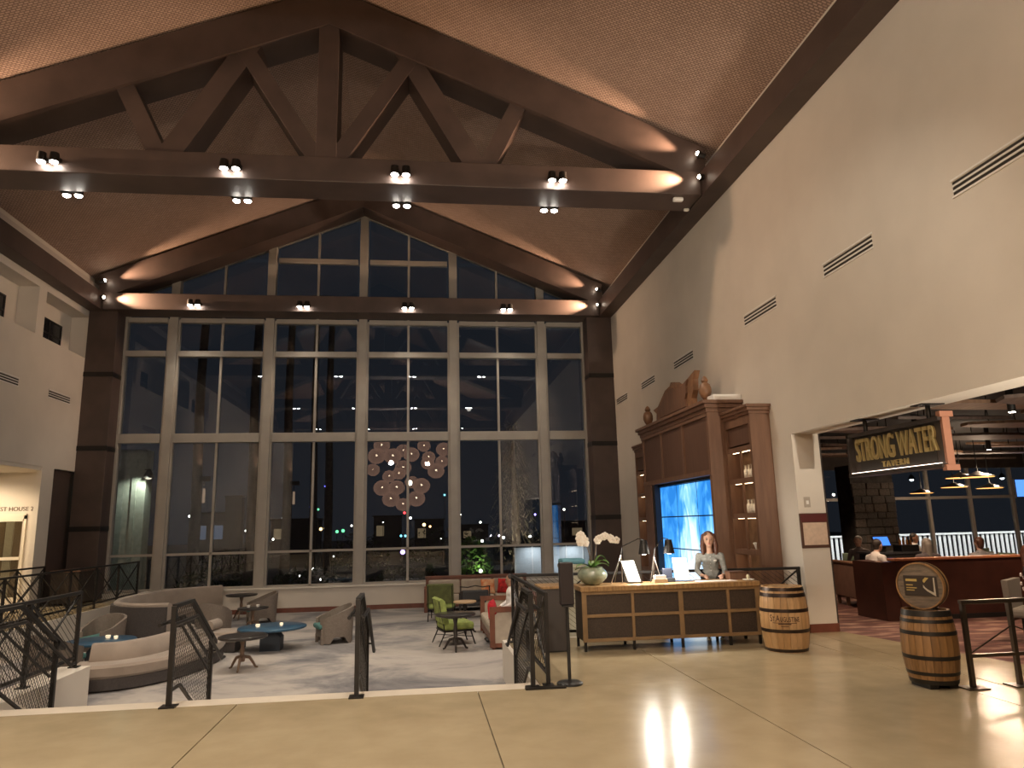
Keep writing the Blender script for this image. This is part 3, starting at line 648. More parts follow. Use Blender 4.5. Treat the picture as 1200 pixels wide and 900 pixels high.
# video wall
def screenmat():
    M = bpy.data.materials.new('screen_image'); M.use_nodes = True; nt = M.node_tree; N = nt.nodes; L = nt.links; N.clear()
    geo = N.new('ShaderNodeNewGeometry'); sp = N.new('ShaderNodeSeparateXYZ'); L.new(geo.outputs['Position'], sp.inputs[0])
    mp = N.new('ShaderNodeMapping'); mp.inputs['Scale'].default_value = (1, 1.5, .8); L.new(geo.outputs['Position'], mp.inputs[0])
    n = N.new('ShaderNodeTexNoise'); n.inputs['Scale'].default_value = 1.5; n.inputs['Detail'].default_value = 6; n.inputs['Distortion'].default_value = 1.3; L.new(mp.outputs[0], n.inputs['Vector'])
    # falls: brighter towards a plume centred on y=14.9 and towards the bottom
    dy = N.new('ShaderNodeMath'); dy.operation = 'SUBTRACT'; L.new(sp.outputs[1], dy.inputs[0]); dy.inputs[1].default_value = 14.95
    ab = N.new('ShaderNodeMath'); ab.operation = 'ABSOLUTE'; L.new(dy.outputs[0], ab.inputs[0])
    pl = N.new('ShaderNodeMapRange'); pl.inputs[1].default_value = .95; pl.inputs[2].default_value = .0; pl.inputs[3].default_value = 0; pl.inputs[4].default_value = .26; L.new(ab.outputs[0], pl.inputs[0])
    bt = N.new('ShaderNodeMapRange'); bt.inputs[1].default_value = 2.2; bt.inputs[2].default_value = .1; bt.inputs[3].default_value = -.06; bt.inputs[4].default_value = .32; L.new(sp.outputs[2], bt.inputs[0])
    a1 = N.new('ShaderNodeMath'); a1.operation = 'ADD'; L.new(n.outputs[0], a1.inputs[0]); L.new(pl.outputs[0], a1.inputs[1])
    a2 = N.new('ShaderNodeMath'); a2.operation = 'ADD'; L.new(a1.outputs[0], a2.inputs[0]); L.new(bt.outputs[0], a2.inputs[1])
    cr = N.new('ShaderNodeValToRGB'); L.new(a2.outputs[0], cr.inputs[0]); e = cr.color_ramp.elements
    e[0].position = .40; e[0].color = (.02, .17, .52, 1); e[1].position = .95; e[1].color = (.75, .9, 1, 1)
    k = e.new(.56); k.color = (.05, .28, .72, 1); k = e.new(.72); k.color = (.22, .52, .92, 1)
    em = N.new('ShaderNodeEmission'); em.inputs[1].default_value = 1.35; L.new(cr.outputs[0], em.inputs[0])
    o = N.new('ShaderNodeOutputMaterial'); L.new(em.outputs[0], o.inputs[0]); return M
SCR = screenmat()
vw = thing('video_wall', 'blue video wall of twelve screens showing falling water', 'screen', (0, 0, 0))
cw, rh = 1.2, .70
bx('backing', BLACK, vw, XF+.2, YC0+.12, -.3, XF+.4, YC0+.12+3*cw+.02, 2.6)
for i in range(3):
    for j in range(4):
        y0 = YC0+.12 + i*cw; z1 = 2.6 - j*rh
        bx('screen', SCR, vw, XF+.185, y0+.03, z1-rh+.013, XF+.199, y0+cw-.03, z1-.013)
# things on the cabinet shelves
GL = mat('shelf_glass', (.85, .78, .65), .12, coat=.8)
for z, nm in ((2.545, 'upper'), (1.915, 'middle')):
    for k in range(5):
        o = B().lathe([(.035, 0), (.055, .03), (.06, .11), (.035, .16), (.02, .18), (.02, .24), (.03, .25)], 12).build('decanter', GL, None, True, (6.0, 12.26 + k*.135, z))
        tag(o, 'small pale glass decanter in a row on the %s lit cabinet shelf' % nm, 'bottle', 'decanters on the %s shelf' % nm)
CO = mat('coral_white', (.8, .76, .7), .8)
for y, s in ((12.36, 1.0), (12.62, .7)):
    b = B(); random.seed(int(y*10))
    for k in range(9):
        a = random.uniform(0, 6.28); r = .13*s*random.uniform(.5, 1)
        b.tube([(0, 0, 0), (r*.5*math.cos(a)*.5, r*.6*math.sin(a), .11*s), (r*math.cos(a)*.5, r*math.sin(a)*1.1, .17*s*random.uniform(.7, 1.2))], [.018*s, .014*s, .006], 6)
    tag(b.build('coral_piece', CO, None, True, (5.99, y, 1.275)), 'branching %s white coral piece on the cabinet shelf' % ('large' if s == 1 else 'small'), 'ornament')
# plaque and switch on the pier
t = thing('wall_plaque', 'framed menu plaque with dark red header on the pier by the opening', 'plaque', (6.23, 11.385, 1.32), 0)
RB = mat('plaque_red', (.10, .018, .016), .4)
bx('frame', mat('plaque_frame', (.09, .04, .025), .4), t, -.24, -.02, 0, .24, .012, .56, c=.006); bx('header', RB, t, -.225, -.028, .42, .225, -.018, .545); bx('sheet', mat('menu_paper', (.62, .47, .36), .6, noise=.08, nscale=14), t, -.2, -.026, .05, .215, -.018, .41)
t.location.x = 6.43
t = thing('wall_switch', 'small grey switch plate above the menu plaque', 'switch', (6.36, 11.385, 1.98)); bx('plate', mat('switch_grey', (.42, .37, .31), .5), t, -.055, 0, 0, .055, .012, .17, c=.004); bx('toggle', WHITE, t, -.02, -.012, .05, .02, .001, .11)
# ================================================================== BARRELS
def barrel(loc, label, wood, tan, H=.87, R=.345, r=.285, hoopcol=None, nst=22, hoops=()):
    o = thing('wooden_barrel', label, 'barrel', loc)
    def rad(z): u = (z/H - .5)*2; return R - (R-r)*u*u
    N = 10; a = 2*math.pi/nst; b = B(); pts = []
    for k in range(N+1):
        z = H*k/N
        for s, dr in ((-1, 0), (0, .004), (1, 0)):
            an = s*(a/2-.006); R_ = rad(z)+dr; pts.append((R_*math.cos(an), R_*math.sin(an), z))
        for s in (1, -1):
            an = s*(a/2-.006); R_ = rad(z)-.022; pts.append((R_*math.cos(an), R_*math.sin(an), z))
    fs = [(k*5+j, k*5+(j+1) % 5, k*5+5+(j+1) % 5, k*5+5+j) for k in range(N) for j in range(5)] + [(0, 1, 2, 3, 4), tuple(N*5+j for j in (4, 3, 2, 1, 0))]
    b.add(pts, fs)
    s0 = b.build('stave', wood[0], o, True)
    meshes = [s0.data]
    for wm in wood[1:]:
        mm = s0.data.copy(); mm.materials[0] = wm; meshes.append(mm)
    rnd = random.Random(len(label))
    for i in range(1, nst):
        c = bpy.data.objects.new('stave', rnd.choice(meshes)); COL.objects.link(c); c.parent = o; c.rotation_euler = (0, 0, i*a)
    HM = hoopcol
    for z, w_ in hoops:
        prof = [(rad(z)+.006, z), (rad(z+w_)+.006, z+w_), (rad(z+w_)+.001, z+w_), (rad(z)+.001, z)]
        hb = B(); n = 40; vs = [(q*math.cos(2*math.pi*j/n), q*math.sin(2*math.pi*j/n), zz) for q, zz in prof for j in range(n)]
        hb.add(vs, [(i_*n+j, i_*n+(j+1) % n, ((i_+1) % 4)*n+(j+1) % n, ((i_+1) % 4)*n+j) for i_ in range(4) for j in range(n)]); hb.build('hoop', HM, o, True)
    B().lathe([(r-.02, H-.05), (r-.02, H-.03)], 32).build('barrel_head', tan, o)
    B().lathe([(r-.02, .03), (r-.02, .05)], 32).build('barrel_head', tan, o)
    return o, rad
HOOP = mat('hoop_iron', (.05, .035, .028), .4, metal=.7, noise=.2, nscale=8)
OB = [mat('barrel_oak_%d' % i, c, .5, noise=.16, nscale=6, stretch=(3, 3, .6)) for i, c in enumerate(((.46, .28, .13), (.51, .32, .16), (.42, .245, .105)))]
o, rad = barrel((5.1, 10.06, 0), 'pale oak barrel with St. Augustine lettering beside the reception desk', OB, OB[1], hoopcol=HOOP, R=.325, r=.275, hoops=((.008, .04), (.265, .045), (.535, .045), (.735, .05), (.815, .045)))
tag(B().lathe([(.20, 0), (.205, .02), (.19, .028)], 30, c=(5.1, 10.06, .842)).build('wood_disc', OAK), 'round wooden disc lying on top of the lettered barrel', 'board')
INK = mat('stencil_ink', (.06, .025, .015), .7)
def bent(zc, ang0):
    def fn(p):
        z = zc + p.y; an = ang0 + p.x/.325; R_ = rad(z) + .006 + p.z*0; return Vector((R_*math.cos(an), R_*math.sin(an), z))
    return fn
A0 = -math.pi/2 - .47
def lettering(parts, total, z0, ang, par):
    ms = []; x = 0.0
    for tx, sz in parts:
        me = text_mesh(tx, sz, 0, align='LEFT', bold=.0015); w_ = max(v.co.x for v in me.vertices); m0 = min(v.co.x for v in me.vertices)
        ms.append((me, x - m0)); x += w_ - m0 + .010
    k = total/x
    for me, off_ in ms:
        f_ = bent(z0, ang)
        for v in me.vertices: v.co = f_(Vector(((v.co.x + off_)*k - total/2, v.co.y, 0)))
        me.materials.clear(); me.materials.append(INK); me.name = 'lettering'; q_ = bpy.data.objects.new('lettering', me); COL.objects.link(q_); q_.parent = par
lettering([('S', .125), ('T.', .09), ('A', .125), ('U', .09), ('G', .09), ('U', .09), ('S', .09), ('T', .09), ('I', .09), ('N', .09), ('E', .09)], .40, .418, A0 + .02, o)
for zz, w_, h_ in ((.395, .32, .007), (.378, .17, .012), (.35, .10, .008)):
    b = B(); n = 10
    vs = [bent(zz, A0)(Vector((-w_/2 + w_*k/n, dz, 0))) for k in range(n+1) for dz in (0, h_)]; b.add(vs, [(2*k, 2*k+2, 2*k+3, 2*k+1) for k in range(n)]); b.build('stencil_line', INK, o)
OB2 = [mat('aged_oak_%d' % i, c, .5, noise=.3, nscale=5, stretch=(3, 3, .6)) for i, c in enumerate(((.22, .115, .04), (.26, .14, .055), (.18, .09, .03)))]
BX2 = aty(1090, 760, 7.62).x
o2, _ = barrel((BX2, 7.62, .05), 'dark aged oak barrel standing in the tavern entrance', OB2, OB2[0], H=.75, R=.275, r=.23, hoopcol=mat('hoop_dark', (.03, .026, .022), .45, metal=.6), hoops=((.0, .045), (.09, .035), (.25, .04), (.50, .04), (.625, .035), (.69, .06)))
for dx in (-.16, .16): bx('chock', BLACK, o2, dx*.7-.05, -.15, -.05, dx*.7+.05, .15, .005)
# round barrel-head sign on that barrel
t = thing('barrel_head_sign', 'round barrel end sign with dark plaque standing on the aged barrel', 'sign', (BX2-.02, 7.60, .80), math.radians(-58)); t.scale = (.83, .83, .83)
n = 40; GR = mat('weathered_oak', (.14, .105, .075), .6, noise=.3, nscale=7, stretch=(1, 1, 5))
bb = B().cyl((0, -.05, .30), (0, .05, .30), .285, .285, n); bb.build('head_board', GR, t, True)
def ring(y0, y1, r0, r1, zc, name, m_):
    q = B(); vs = [(r*math.cos(2*math.pi*j/n), y, zc + r*math.sin(2*math.pi*j/n)) for r, y in ((r1, y0), (r1, y1), (r0, y1), (r0, y0)) for j in range(n)]
    q.add(vs, [(i_*n+j, i_*n+(j+1) % n, ((i_+1) % 4)*n+(j+1) % n, ((i_+1) % 4)*n+j) for i_ in range(4) for j in range(n)]); q.build(name, m_, t, True)
ring(-.07, .09, .284, .30, .30, 'rim_stave', OB2[1]); ring(.0, .035, .30, .306, .30, 'hoop', HOOP)
bx('stand_foot', BLACK, t, -.14, -.06, 0, .14, .06, .02)
BR = mat('brass_print', (.55, .42, .15), .35, metal=.5)
pq = bx('plaque', mat('plaque_black', (.03, .02, .015), .4), t, -.2, -.062, .17, .22, -.05, .43, c=.004)
for z, w_, h_ in ((.355, .14, .03), (.30, .085, .014), (.265, .13, .012), (.235, .10, .012)): bx('print_line', BR, pq, -.17, -.066, z, -.17+w_, -.061, z+h_)
B().prism([(.05, .38), (.08, .41), (.12, .405), (.06, .34), (.045, .36)], lambda a, b: (a, -.066, b), lambda a, b: (a, -.061, b)).build('emblem', BR, pq)
B().prism([(.045, .315), (.045, .28), (.09, .235), (.19, .175), (.19, .41), (.175, .41), (.17, .22), (.10, .255), (.065, .285)], lambda a, b: (a, -.066, b), lambda a, b: (a, -.061, b)).build('emblem', mat('silver_print', (.55, .5, .42), .35, metal=.5), pq)
# ================================================================== LOUNGE
BEIGE = mat('beige_fabric', (.27, .22, .18), .9, noise=.1, nscale=3, bump=.25, bscale=160, sheen=.2)
GREYF = mat('charcoal_fabric', (.055, .047, .045), .9, noise=.15, nscale=40)
TAUPE = mat('taupe_shell', (.165, .135, .112), .75, noise=.1, nscale=30)
TEAL = mat('teal_seat', (.06, .16, .15), .85, noise=.15, nscale=25)
BLUE = mat('blue_stone', (.018, .055, .11), .35, noise=.35, nscale=4, col2=(.03, .09, .15), coat=.15)
NAVY = mat('navy_base', (.02, .03, .045), .5)
def arcpath(pts, n=26):
    """smooth Catmull-Rom path with outward (right-hand) normals"""
    P = [Vector((*p, 0)) for p in pts]; P = [2*P[0]-P[1]] + P + [2*P[-1]-P[-2]]; out = []
    seg = len(P)-3
    for k in range(n+1):
        u = k/n*seg; i = min(int(u), seg-1); t_ = u-i; a, b, c, d = P[i:i+4]
        p = .5*((2*b) + (c-a)*t_ + (2*a-5*b+4*c-d)*t_*t_ + (3*b-a-3*c+d)*t_**3)
        v = .5*((c-a) + 2*(2*a-5*b+4*c-d)*t_ + 3*(3*b-a-3*c+d)*t_*t_); v.normalize()
        out.append((p.x, p.y, v.y, -v.x))
    return out
def rect(o0, o1, z0, z1, c=.03):
    return [(o0+c, z0), (o1-c, z0), (o1, z0+c), (o1, z1-c), (o1-c, z1), (o0+c, z1), (o0, z1-c), (o0, z0+c)]
# curved bench facing the steps; normal points to the outside (towards the steps)
def banquette(pts, label, n, side=1, hb=.66, segs=3):
    path = arcpath(pts, n); cx = sum(p[0] for p in path)/len(path); cy = sum(p[1] for p in path)/len(path)
    o = thing('curved_sofa', label, 'sofa', (cx, cy, ZL)); Q = [(x-cx, y-cy, nx*side, ny*side) for x, y, nx, ny in path]
    B().sweep(Q, rect(-.62, -.03, .02, .20, .01)).build('plinth', GREYF, o)
    B().sweep(Q, rect(-.64, 0, .20, .40, .04)).build('seat', BEIGE, o, True)
    L_ = len(Q)-1; q = L_//segs
    for s in range(segs):
        a, b = s*q + (1 if s == 0 else 0), (s+1)*q if s < segs-1 else L_-1
        B().sweep(Q[a:b+1], [(-.66, .2), (-.50, .2), (-.46, .42), (-.56, hb-.03), (-.60, hb), (-.70, hb), (-.73, hb-.03), (-.70, .2)]).build('back_cushion', BEIGE, o, True)
    return o
banquette([(-5.28, 12.35), (-4.62, 12.5), (-4.12, 13.0), (-3.84, 13.75), (-3.72, 14.7), (-3.78, 15.35)], 'low curved beige sofa on a dark plinth behind the mesh stair rail', 30)
# daybed bench with bolster between that sofa and the booth
t = thing('day_bench', 'backless beige bench with round bolster before the curved booth', 'bench', (-4.35, 16.15, ZL), math.radians(-8))
bx('plinth', GREYF, t, -.7, -.3, .02, .7, .3, .2); bx('seat', BEIGE, t, -.74, -.34, .2, .74, .34, .40, c=.05); B().cyl((.1, -.2, .50), (.1, .25, .50), .11, .11, 18).build('bolster', BEIGE, t, True)
# high curved booth, open to the right
pts = [(-5.35, 16.75), (-6.2, 17.0), (-6.85, 17.8), (-7.05, 19.0), (-6.85, 20.3), (-6.3, 21.2), (-5.55, 21.75)]
path = arcpath(pts, 40); o = thing('curved_booth', 'high curved booth with beige inside and dark grey outer shell', 'booth', (-6.3, 19.2, ZL))
Q = [(x+6.3, y-19.2, -nx, -ny) for x, y, nx, ny in path]     # normal outwards (left)
i_in = -1 if (Q[20][2] < 0) else 1
def off(prof): return [(i_in*-1*a, z) for a, z in prof]
def bsw(prof, nm, m_, a=0, b=41): B().sweep(Q[a:b], prof).build(nm, m_, o, True)
sg_ = 1 if Q[20][2] < 0 else -1      # make +offset = outwards (towards -x)
bsw([(sg_*.0, .0), (sg_*.06, .0), (sg_*.06, .84), (sg_*.0, .84)], 'outer_shell', GREYF)
bsw([(sg_*-.16, .3), (sg_*-.002, .3), (sg_*-.002, .88), (sg_*-.05, .92), (sg_*-.12, .90), (sg_*-.16, .84)], 'back_pad', BEIGE)
bsw([(sg_*-.72, .22), (sg_*-.165, .22), (sg_*-.165, .42), (sg_*-.68, .42), (sg_*-.72, .38)], 'seat', BEIGE, 3, 39)
bsw([(sg_*-.66, .0), (sg_*-.01, .0), (sg_*-.01, .22), (sg_*-.66, .22)], 'plinth', GREYF)
# tub chairs
def tub(label, loc, rz, group=None):
    o = thing('tub_chair', label, 'chair', loc, rz, group); b = B(); n = 26; vs = []
    for k in range(n+1):
        a = math.radians(-148 + 296*k/n); c, s_ = math.cos(a), math.sin(a)    # a=0 is the back (+x)
        sq = 1.0/max(abs(c)**3.2 + abs(s_)**3.2, 1e-6)**(1/3.2)*.94              # squarish plan
        h = .50 + .29*((1+c)/2)**1.2; ro = .40*sq; rt = ro + .03*max(0, c)
        zb = .02 + .13*max(0, 1 - abs((abs(math.degrees(a)) % 90) - 45)/28)**.6 * 0 + (.12 if 62 < abs(math.degrees(a)) < 112 else 0)
        vs += [(ro*.97*c, ro*.97*s_*.95, zb), (rt*c, rt*s_*.95, h), ((rt-.055)*c, (rt-.055)*s_*.95, h), ((ro-.07)*c, (ro-.07)*s_*.95, .2)]
    fs = [(i*4+j, i*4+(j+1) % 4, (i+1)*4+(j+1) % 4, (i+1)*4+j) for i in range(n) for j in range(4)] + [(3, 2, 1, 0), tuple(n*4+j for j in range(4))]
    b.add(vs, fs).build('shell', TAUPE, o, True)
    bx('seat_pan', TAUPE, o, -.34, -.27, .14, .28, .27, .31, c=.02); bx('seat_cushion', TEAL, o, -.40, -.26, .31, .26, .26, .41, c=.035)
    for x, y in ((-.31, -.25), (-.31, .25), (.27, -.25), (.27, .25)): bx('foot', TAUPE, o, x-.03, y-.03, 0, x+.03, y+.03, .18)
    return o
c0 = tub('taupe tub chair with teal seat standing alone on the open carpet', (-1.85, 16.6, ZL), math.radians(20))
dup(c0, (-4.2, 20.6, ZL), math.radians(20), 'taupe tub chair with teal seat near the window sill wall')
dup(c0, (-4.75, 18.1, ZL), math.radians(-100), 'taupe tub chair turned to show its back between bench and small dark table')
dup(c0, (-6.35, 16.05, ZL), math.radians(75), 'taupe tub chair behind the blue round table by the walkway')
dup(c0, (-6.1, 13.6, ZL), math.radians(-120), 'taupe tub chair hidden behind the rail on the white stair wall')
# blue tables
def blue_table(label, loc, r=.68, h=.46):
    o = thing('blue_table', label, 'table', loc)
    B().lathe([(r-.03, h-.05), (r, h-.035), (r, h-.008), (r-.01, h)], 40).build('table_top', BLUE, o, True)
    B().lathe([(.09, h-.12), (.13, h-.09), (.2, h-.05)], 20).build('collar', NAVY, o, True)
    B().prism([(-.2, 0), (.2, 0), (.2, .25), (.1, h-.1), (-.1, h-.1), (-.2, .25)], lambda a, b: (a, -.2, b), lambda a, b: (a, .2, b)).build('pedestal', NAVY, o)
    return o
b0 = blue_table('blue round table on a blocky navy pedestal in the middle of the lounge', (-3.02, 15.95, ZL))
dup(b0, (-5.95, 15.0, ZL), 0, 'blue round table beside the white walkway wall behind the beige sofa', scale=(.9, .9, .98))
CAND = mat('votive', (.8, .75, .65), .3, emit=(1, .8, .5), estr=.6)
for x, y, z, s in ((-3.3, 15.9, ZL+.46, 1), (-2.85, 16.0, ZL+.46, .8), (-5.9, 15.2, ZL+.452, 1), (-5.7, 15.05, ZL+.452, .8)):
    tag(B().lathe([(.03*s, 0), (.045*s, .02), (.045*s, .055), (.02*s, .06)], 14).build('votive_cup', CAND, None, True, (x, y, z)), 'small pale glass votive cup standing on a blue lounge table', 'candle', 'votives on blue tables')
# round tripod tables
TT = mat('table_black', (.022, .018, .016), .35, coat=.2); TL = mat('tripod_leg', (.17, .11, .075), .4, metal=.3)
def tripod(label, loc, r, h, top=TT, leg=TL):
    o = thing('tripod_table', label, 'table', loc)
    B().lathe([(r-.03, h-.05), (r, h-.035), (r, h-.008), (r-.01, h)], 36).build('table_top', top, o, True)
    B().lathe([(.05, .14), (.06, .2), (.035, .27), (.045, h*.55), (.03, h*.7), (.06, h-.06), (.1, h-.05)], 16).build('column', leg, o, True)
    for k in range(3):
        a = k*2.094 + .5; c, s_ = math.cos(a), math.sin(a)
        B().tube([(.03*c, .03*s_, .22), (.13*c, .13*s_, .2), (.2*c, .2*s_, .1), (.24*c, .24*s_, .03), (.28*c, .28*s_, .018)], [.03, .028, .022, .018, .016], 8).build('leg', leg, o, True)
    return o
t0 = tripod('dark round table on three curved legs at the end of the beige sofa', (-3.12, 13.85, ZL), .42, .58)
tripod('black round table on a curled tripod base in front of the lime chair', (.68, 14.85, ZL), .40, .70, TT, mat('tripod_dark', (.05, .042, .038), .4, metal=.4))
tripod('small wooden round table behind the lime green chair', (1.0, 17.0, ZL), .26, .72, mat('maple_top', (.45, .31, .18), .4), STEEL)
tripod('dark small round table by the window next to the taupe chair', (-4.95, 21.6, ZL), .42, .66)
tripod('small dark side table with cups between two taupe chairs', (-4.05, 18.9, ZL), .36, .56)
for x, y in ((-4.15, 18.85), (-3.95, 18.95)):
    tag(B().lathe([(.03, 0), (.045, .05), (.04, .055), (.02, .01)], 14).build('white_cup', WHITE, None, True, (x, y, ZL+.56)), 'white cup on the small dark side table between taupe chairs', 'cup', 'cups on the side table')
# green chairs
LIME = mat('lime_fabric', (.25, .31, .085), .9, noise=.25, nscale=8, bump=.2, bscale=120); OLIVE = mat('olive_fabric', (.085, .095, .03), .9, noise=.15, nscale=8)
def green_chair(label, loc, rz, m_back, m_seat):
    o = thing('lounge_chair', label, 'chair', loc, rz)
    bx('seat', m_seat, o, -.32, -.34, .30, .32, .34, .45, c=.05)
    B().prism([(-.34, .44), (-.22, .44), (-.30, .88), (-.36, .93), (-.42, .90)], lambda a, b: (a, -.34, b), lambda a, b: (a, .34, b)).build('backrest', m_back, o)
    bx('seat_frame', STEEL, o, -.33, -.33, .27, .31, .33, .30)
    for y in (-.31, .31):
        B().tube([(-.28, y, .3), (-.42, y, 0)], .014).build('leg', STEEL, o); B().tube([(.24, y, .3), (.34, y, 0)], .014).build('leg', STEEL, o)
        B().tube([(-.30, y, .28), (-.42, y, .88)], .012).build('back_post', STEEL, o)
    B().tube([(-.33, -.31, .16), (.28, .31, .16)], .008).build('stretcher', STEEL, o); B().tube([(-.33, .31, .16), (.28, -.31, .16)], .008).build('stretcher', STEEL, o)
    return o
green_chair('lime green armless lounge chair on thin black legs behind the black round table', (.72, 15.75, ZL), math.radians(12), LIME, LIME)
green_chair('olive green lounge chair seen from behind near the window bench', (.55, 19.7, ZL), math.radians(82), OLIVE, LIME)
# black metal chair near the bench
t = thing('metal_chair', 'black metal frame chair with dark cushions before the window bench', 'chair', (1.42, 19.9, ZL), math.radians(90))
bx('seat', BLACK, t, -.3, -.38, .32, .3, .38, .44, c=.03); bx('back_cushion', BLACK, t, -.34, -.36, .46, -.22, .36, .72, c=.03)
for y in (-.38, .38):
    for x in (-.3, .3): bx('leg', STEEL, t, x-.015, y-.015, 0, x+.015, y+.015, .6)
B().tube([(-.33, -.4, .82), (-.35, -.2, .80), (-.36, 0, .84), (-.35, .2, .80), (-.33, .4, .82)], .014).build('top_rail', STEEL, t, True)
for y in (-.38, .38): bx('back_post', STEEL, t, -.345, y-.015, .4, -.315, y+.015, .83)
# window bench sofa with wooden frame
RW = mat('reddish_wood', (.15, .05, .025), .4, noise=.2, nscale=4); CUSH = mat('cream_cushion', (.40, .34, .27), .9, noise=.08, nscale=6)
t = thing('window_bench', 'long wood framed sofa with cream cushions under the window', 'sofa', (1.65, 21.75, ZL))
bx('frame_back', RW, t, -1.5, .36, .1, 1.5, .44, .92, c=.01); bx('frame_seat', RW, t, -1.5, -.4, .14, 1.5, .4, .26, c=.01)
bx('top_rail', RW, t, -1.52, .32, .88, 1.52, .46, .95, c=.012)
for x in (-1.5, 1.5): bx('end_panel', RW, t, x-.05, -.4, 0, x+.05, .44, .66, c=.01)
for k in range(3):
    bx('seat_cushion', CUSH, t, -1.42+k*.95, -.42, .26, -.50+k*.95, .2, .44, c=.04); bx('back_cushion', CUSH, t, -1.42+k*.95, .16, .44, -.50+k*.95, .35, .84, c=.05)
def pillow(label, loc, rz, tilt, m_, s=.42):
    b = B(); n = 10; vs = []
    for sd in (-1, 1):
        for i in range(n+1):
            for j in range(n+1):
                u, v = i/n*2-1, j/n*2-1; th = .075*((1-u**4)*(1-v**4))**.6; k_ = 1 - .06*(u*u*v*v)*-1
                vs.append((u*s/2*(1-.05*(1-v*v)), sd*th, s/2 + v*s/2*(1-.05*(1-u*u))))
    fs = []
    for sd in (0, 1):
        o_ = sd*(n+1)**2
        for i in range(n):
            for j in range(n): q = o_+i*(n+1)+j; fs.append((q, q+1, q+n+2, q+n+1))
    o = b.add(vs, fs).build('throw_pillow', m_, None, True, loc); o.rotation_euler = (tilt, 0, rz); return tag(o, label, 'pillow')
pillow('orange and cream throw pillow on the window bench', (1.95, 21.55, ZL+.44), .15, -.25, mat('orange_fabric', (.62, .16, .05), .9, noise=.4, nscale=7, col2=(.7, .45, .25)))
pillow('red patterned throw pillow leaning on the window bench end', (2.4, 21.6, ZL+.44), -.5, -.25, mat('red_fabric', (.45, .02, .02), .9, noise=.5, nscale=9))
# red-brown wood framed sofa seen from its end
t = thing('framed_sofa', 'red wood framed sofa with cream side panel beside the platform wall', 'sofa', (1.85, 15.9, ZL))
for y0 in (-1.2, 1.12):
    e = B().box(-.5, y0, .04, .55, y0+.08, .12).box(-.5, y0, .12, -.40, y0+.08, .70).box(.45, y0, .12, .55, y0+.08, .70).box(-.5, y0, .70, .55, y0+.08, .80).build('end_frame', RW, t, fixn=False)
    B().prism([(-.40, .12), (.45, .12), (.45, .70), (-.34, .70), (-.40, .64)], lambda a, b: (a, y0+.02, b), lambda a, b: (a, y0+.06, b)).build('end_panel', CUSH, e)
bx('frame_seat', RW, t, -.48, -1.12, .12, .5, 1.12, .26); bx('frame_back', RW, t, .44, -1.12, .12, .55, 1.12, .98, c=.01)
for k in range(2):
    bx('seat_cushion', CUSH, t, -.5, -1.1+k*1.11, .26, .3, -.01+k*1.11, .46, c=.05); bx('back_cushion', CUSH, t, .22, -1.1+k*1.11, .46, .43, -.01+k*1.11, .92, c=.06)
for x, y in ((-.45, -1.15), (-.45, 1.1), (.48, -1.15), (.48, 1.1)): bx('foot', RW, t, x, y, 0, x+.06, y+.06, .05)
pillow('bright red throw pillow at the front of the red framed sofa', (1.46, 14.98, ZL+.46), 1.3, -.12, mat('bright_red', (.55, .02, .03), .9), .46)
# cream lantern cabinet with blue lid beyond the platform
t = thing('lantern_cabinet', 'cream slatted cabinet with rounded blue lid beyond the platform rail', 'cabinet', (2.9, 14.1, ZL))
bx('body', mat('lantern_cream', (.45, .42, .31), .6), t, -.2, -.18, .1, .2, .18, 1.55); bx('lid', mat('lid_blue', (.10, .26, .32), .5), t, -.23, -.22, 1.62, .23, .22, 1.72, c=.04); bx('lid_rim', mat('lantern_cream2', (.40, .38, .28), .6), t, -.24, -.22, 1.55, .24, .22, 1.62, c=.01)
for x in (-.2, .16): bx('leg', MATS['lantern_cream'], t, x, -.2, 0, x+.04, -.16, 1.55)
for z in (1.2, 1.3, 1.4, 1.5): bx('slat', MATS['lantern_cream2'], t, -.17, -.2, z-.02, .17, -.18, z+.02)
# low dark console at the corner by the walkway
t = thing('corner_console', 'low dark console against the timber clad wall on the walkway', 'console', (-9.3, 21.5, 0)); bx('body', mat('console_dark', (.04, .028, .02), .5), t, -.35, -.6, .05, .35, .6, .85); bx('top', WALNUT, t, -.38, -.63, .85, .38, .63, .9, c=.006)
for x in (-.3, .26):
    for y in (-.55, .51): bx('foot', BLACK, t, x, y, 0, x+.04, y+.04, .05)
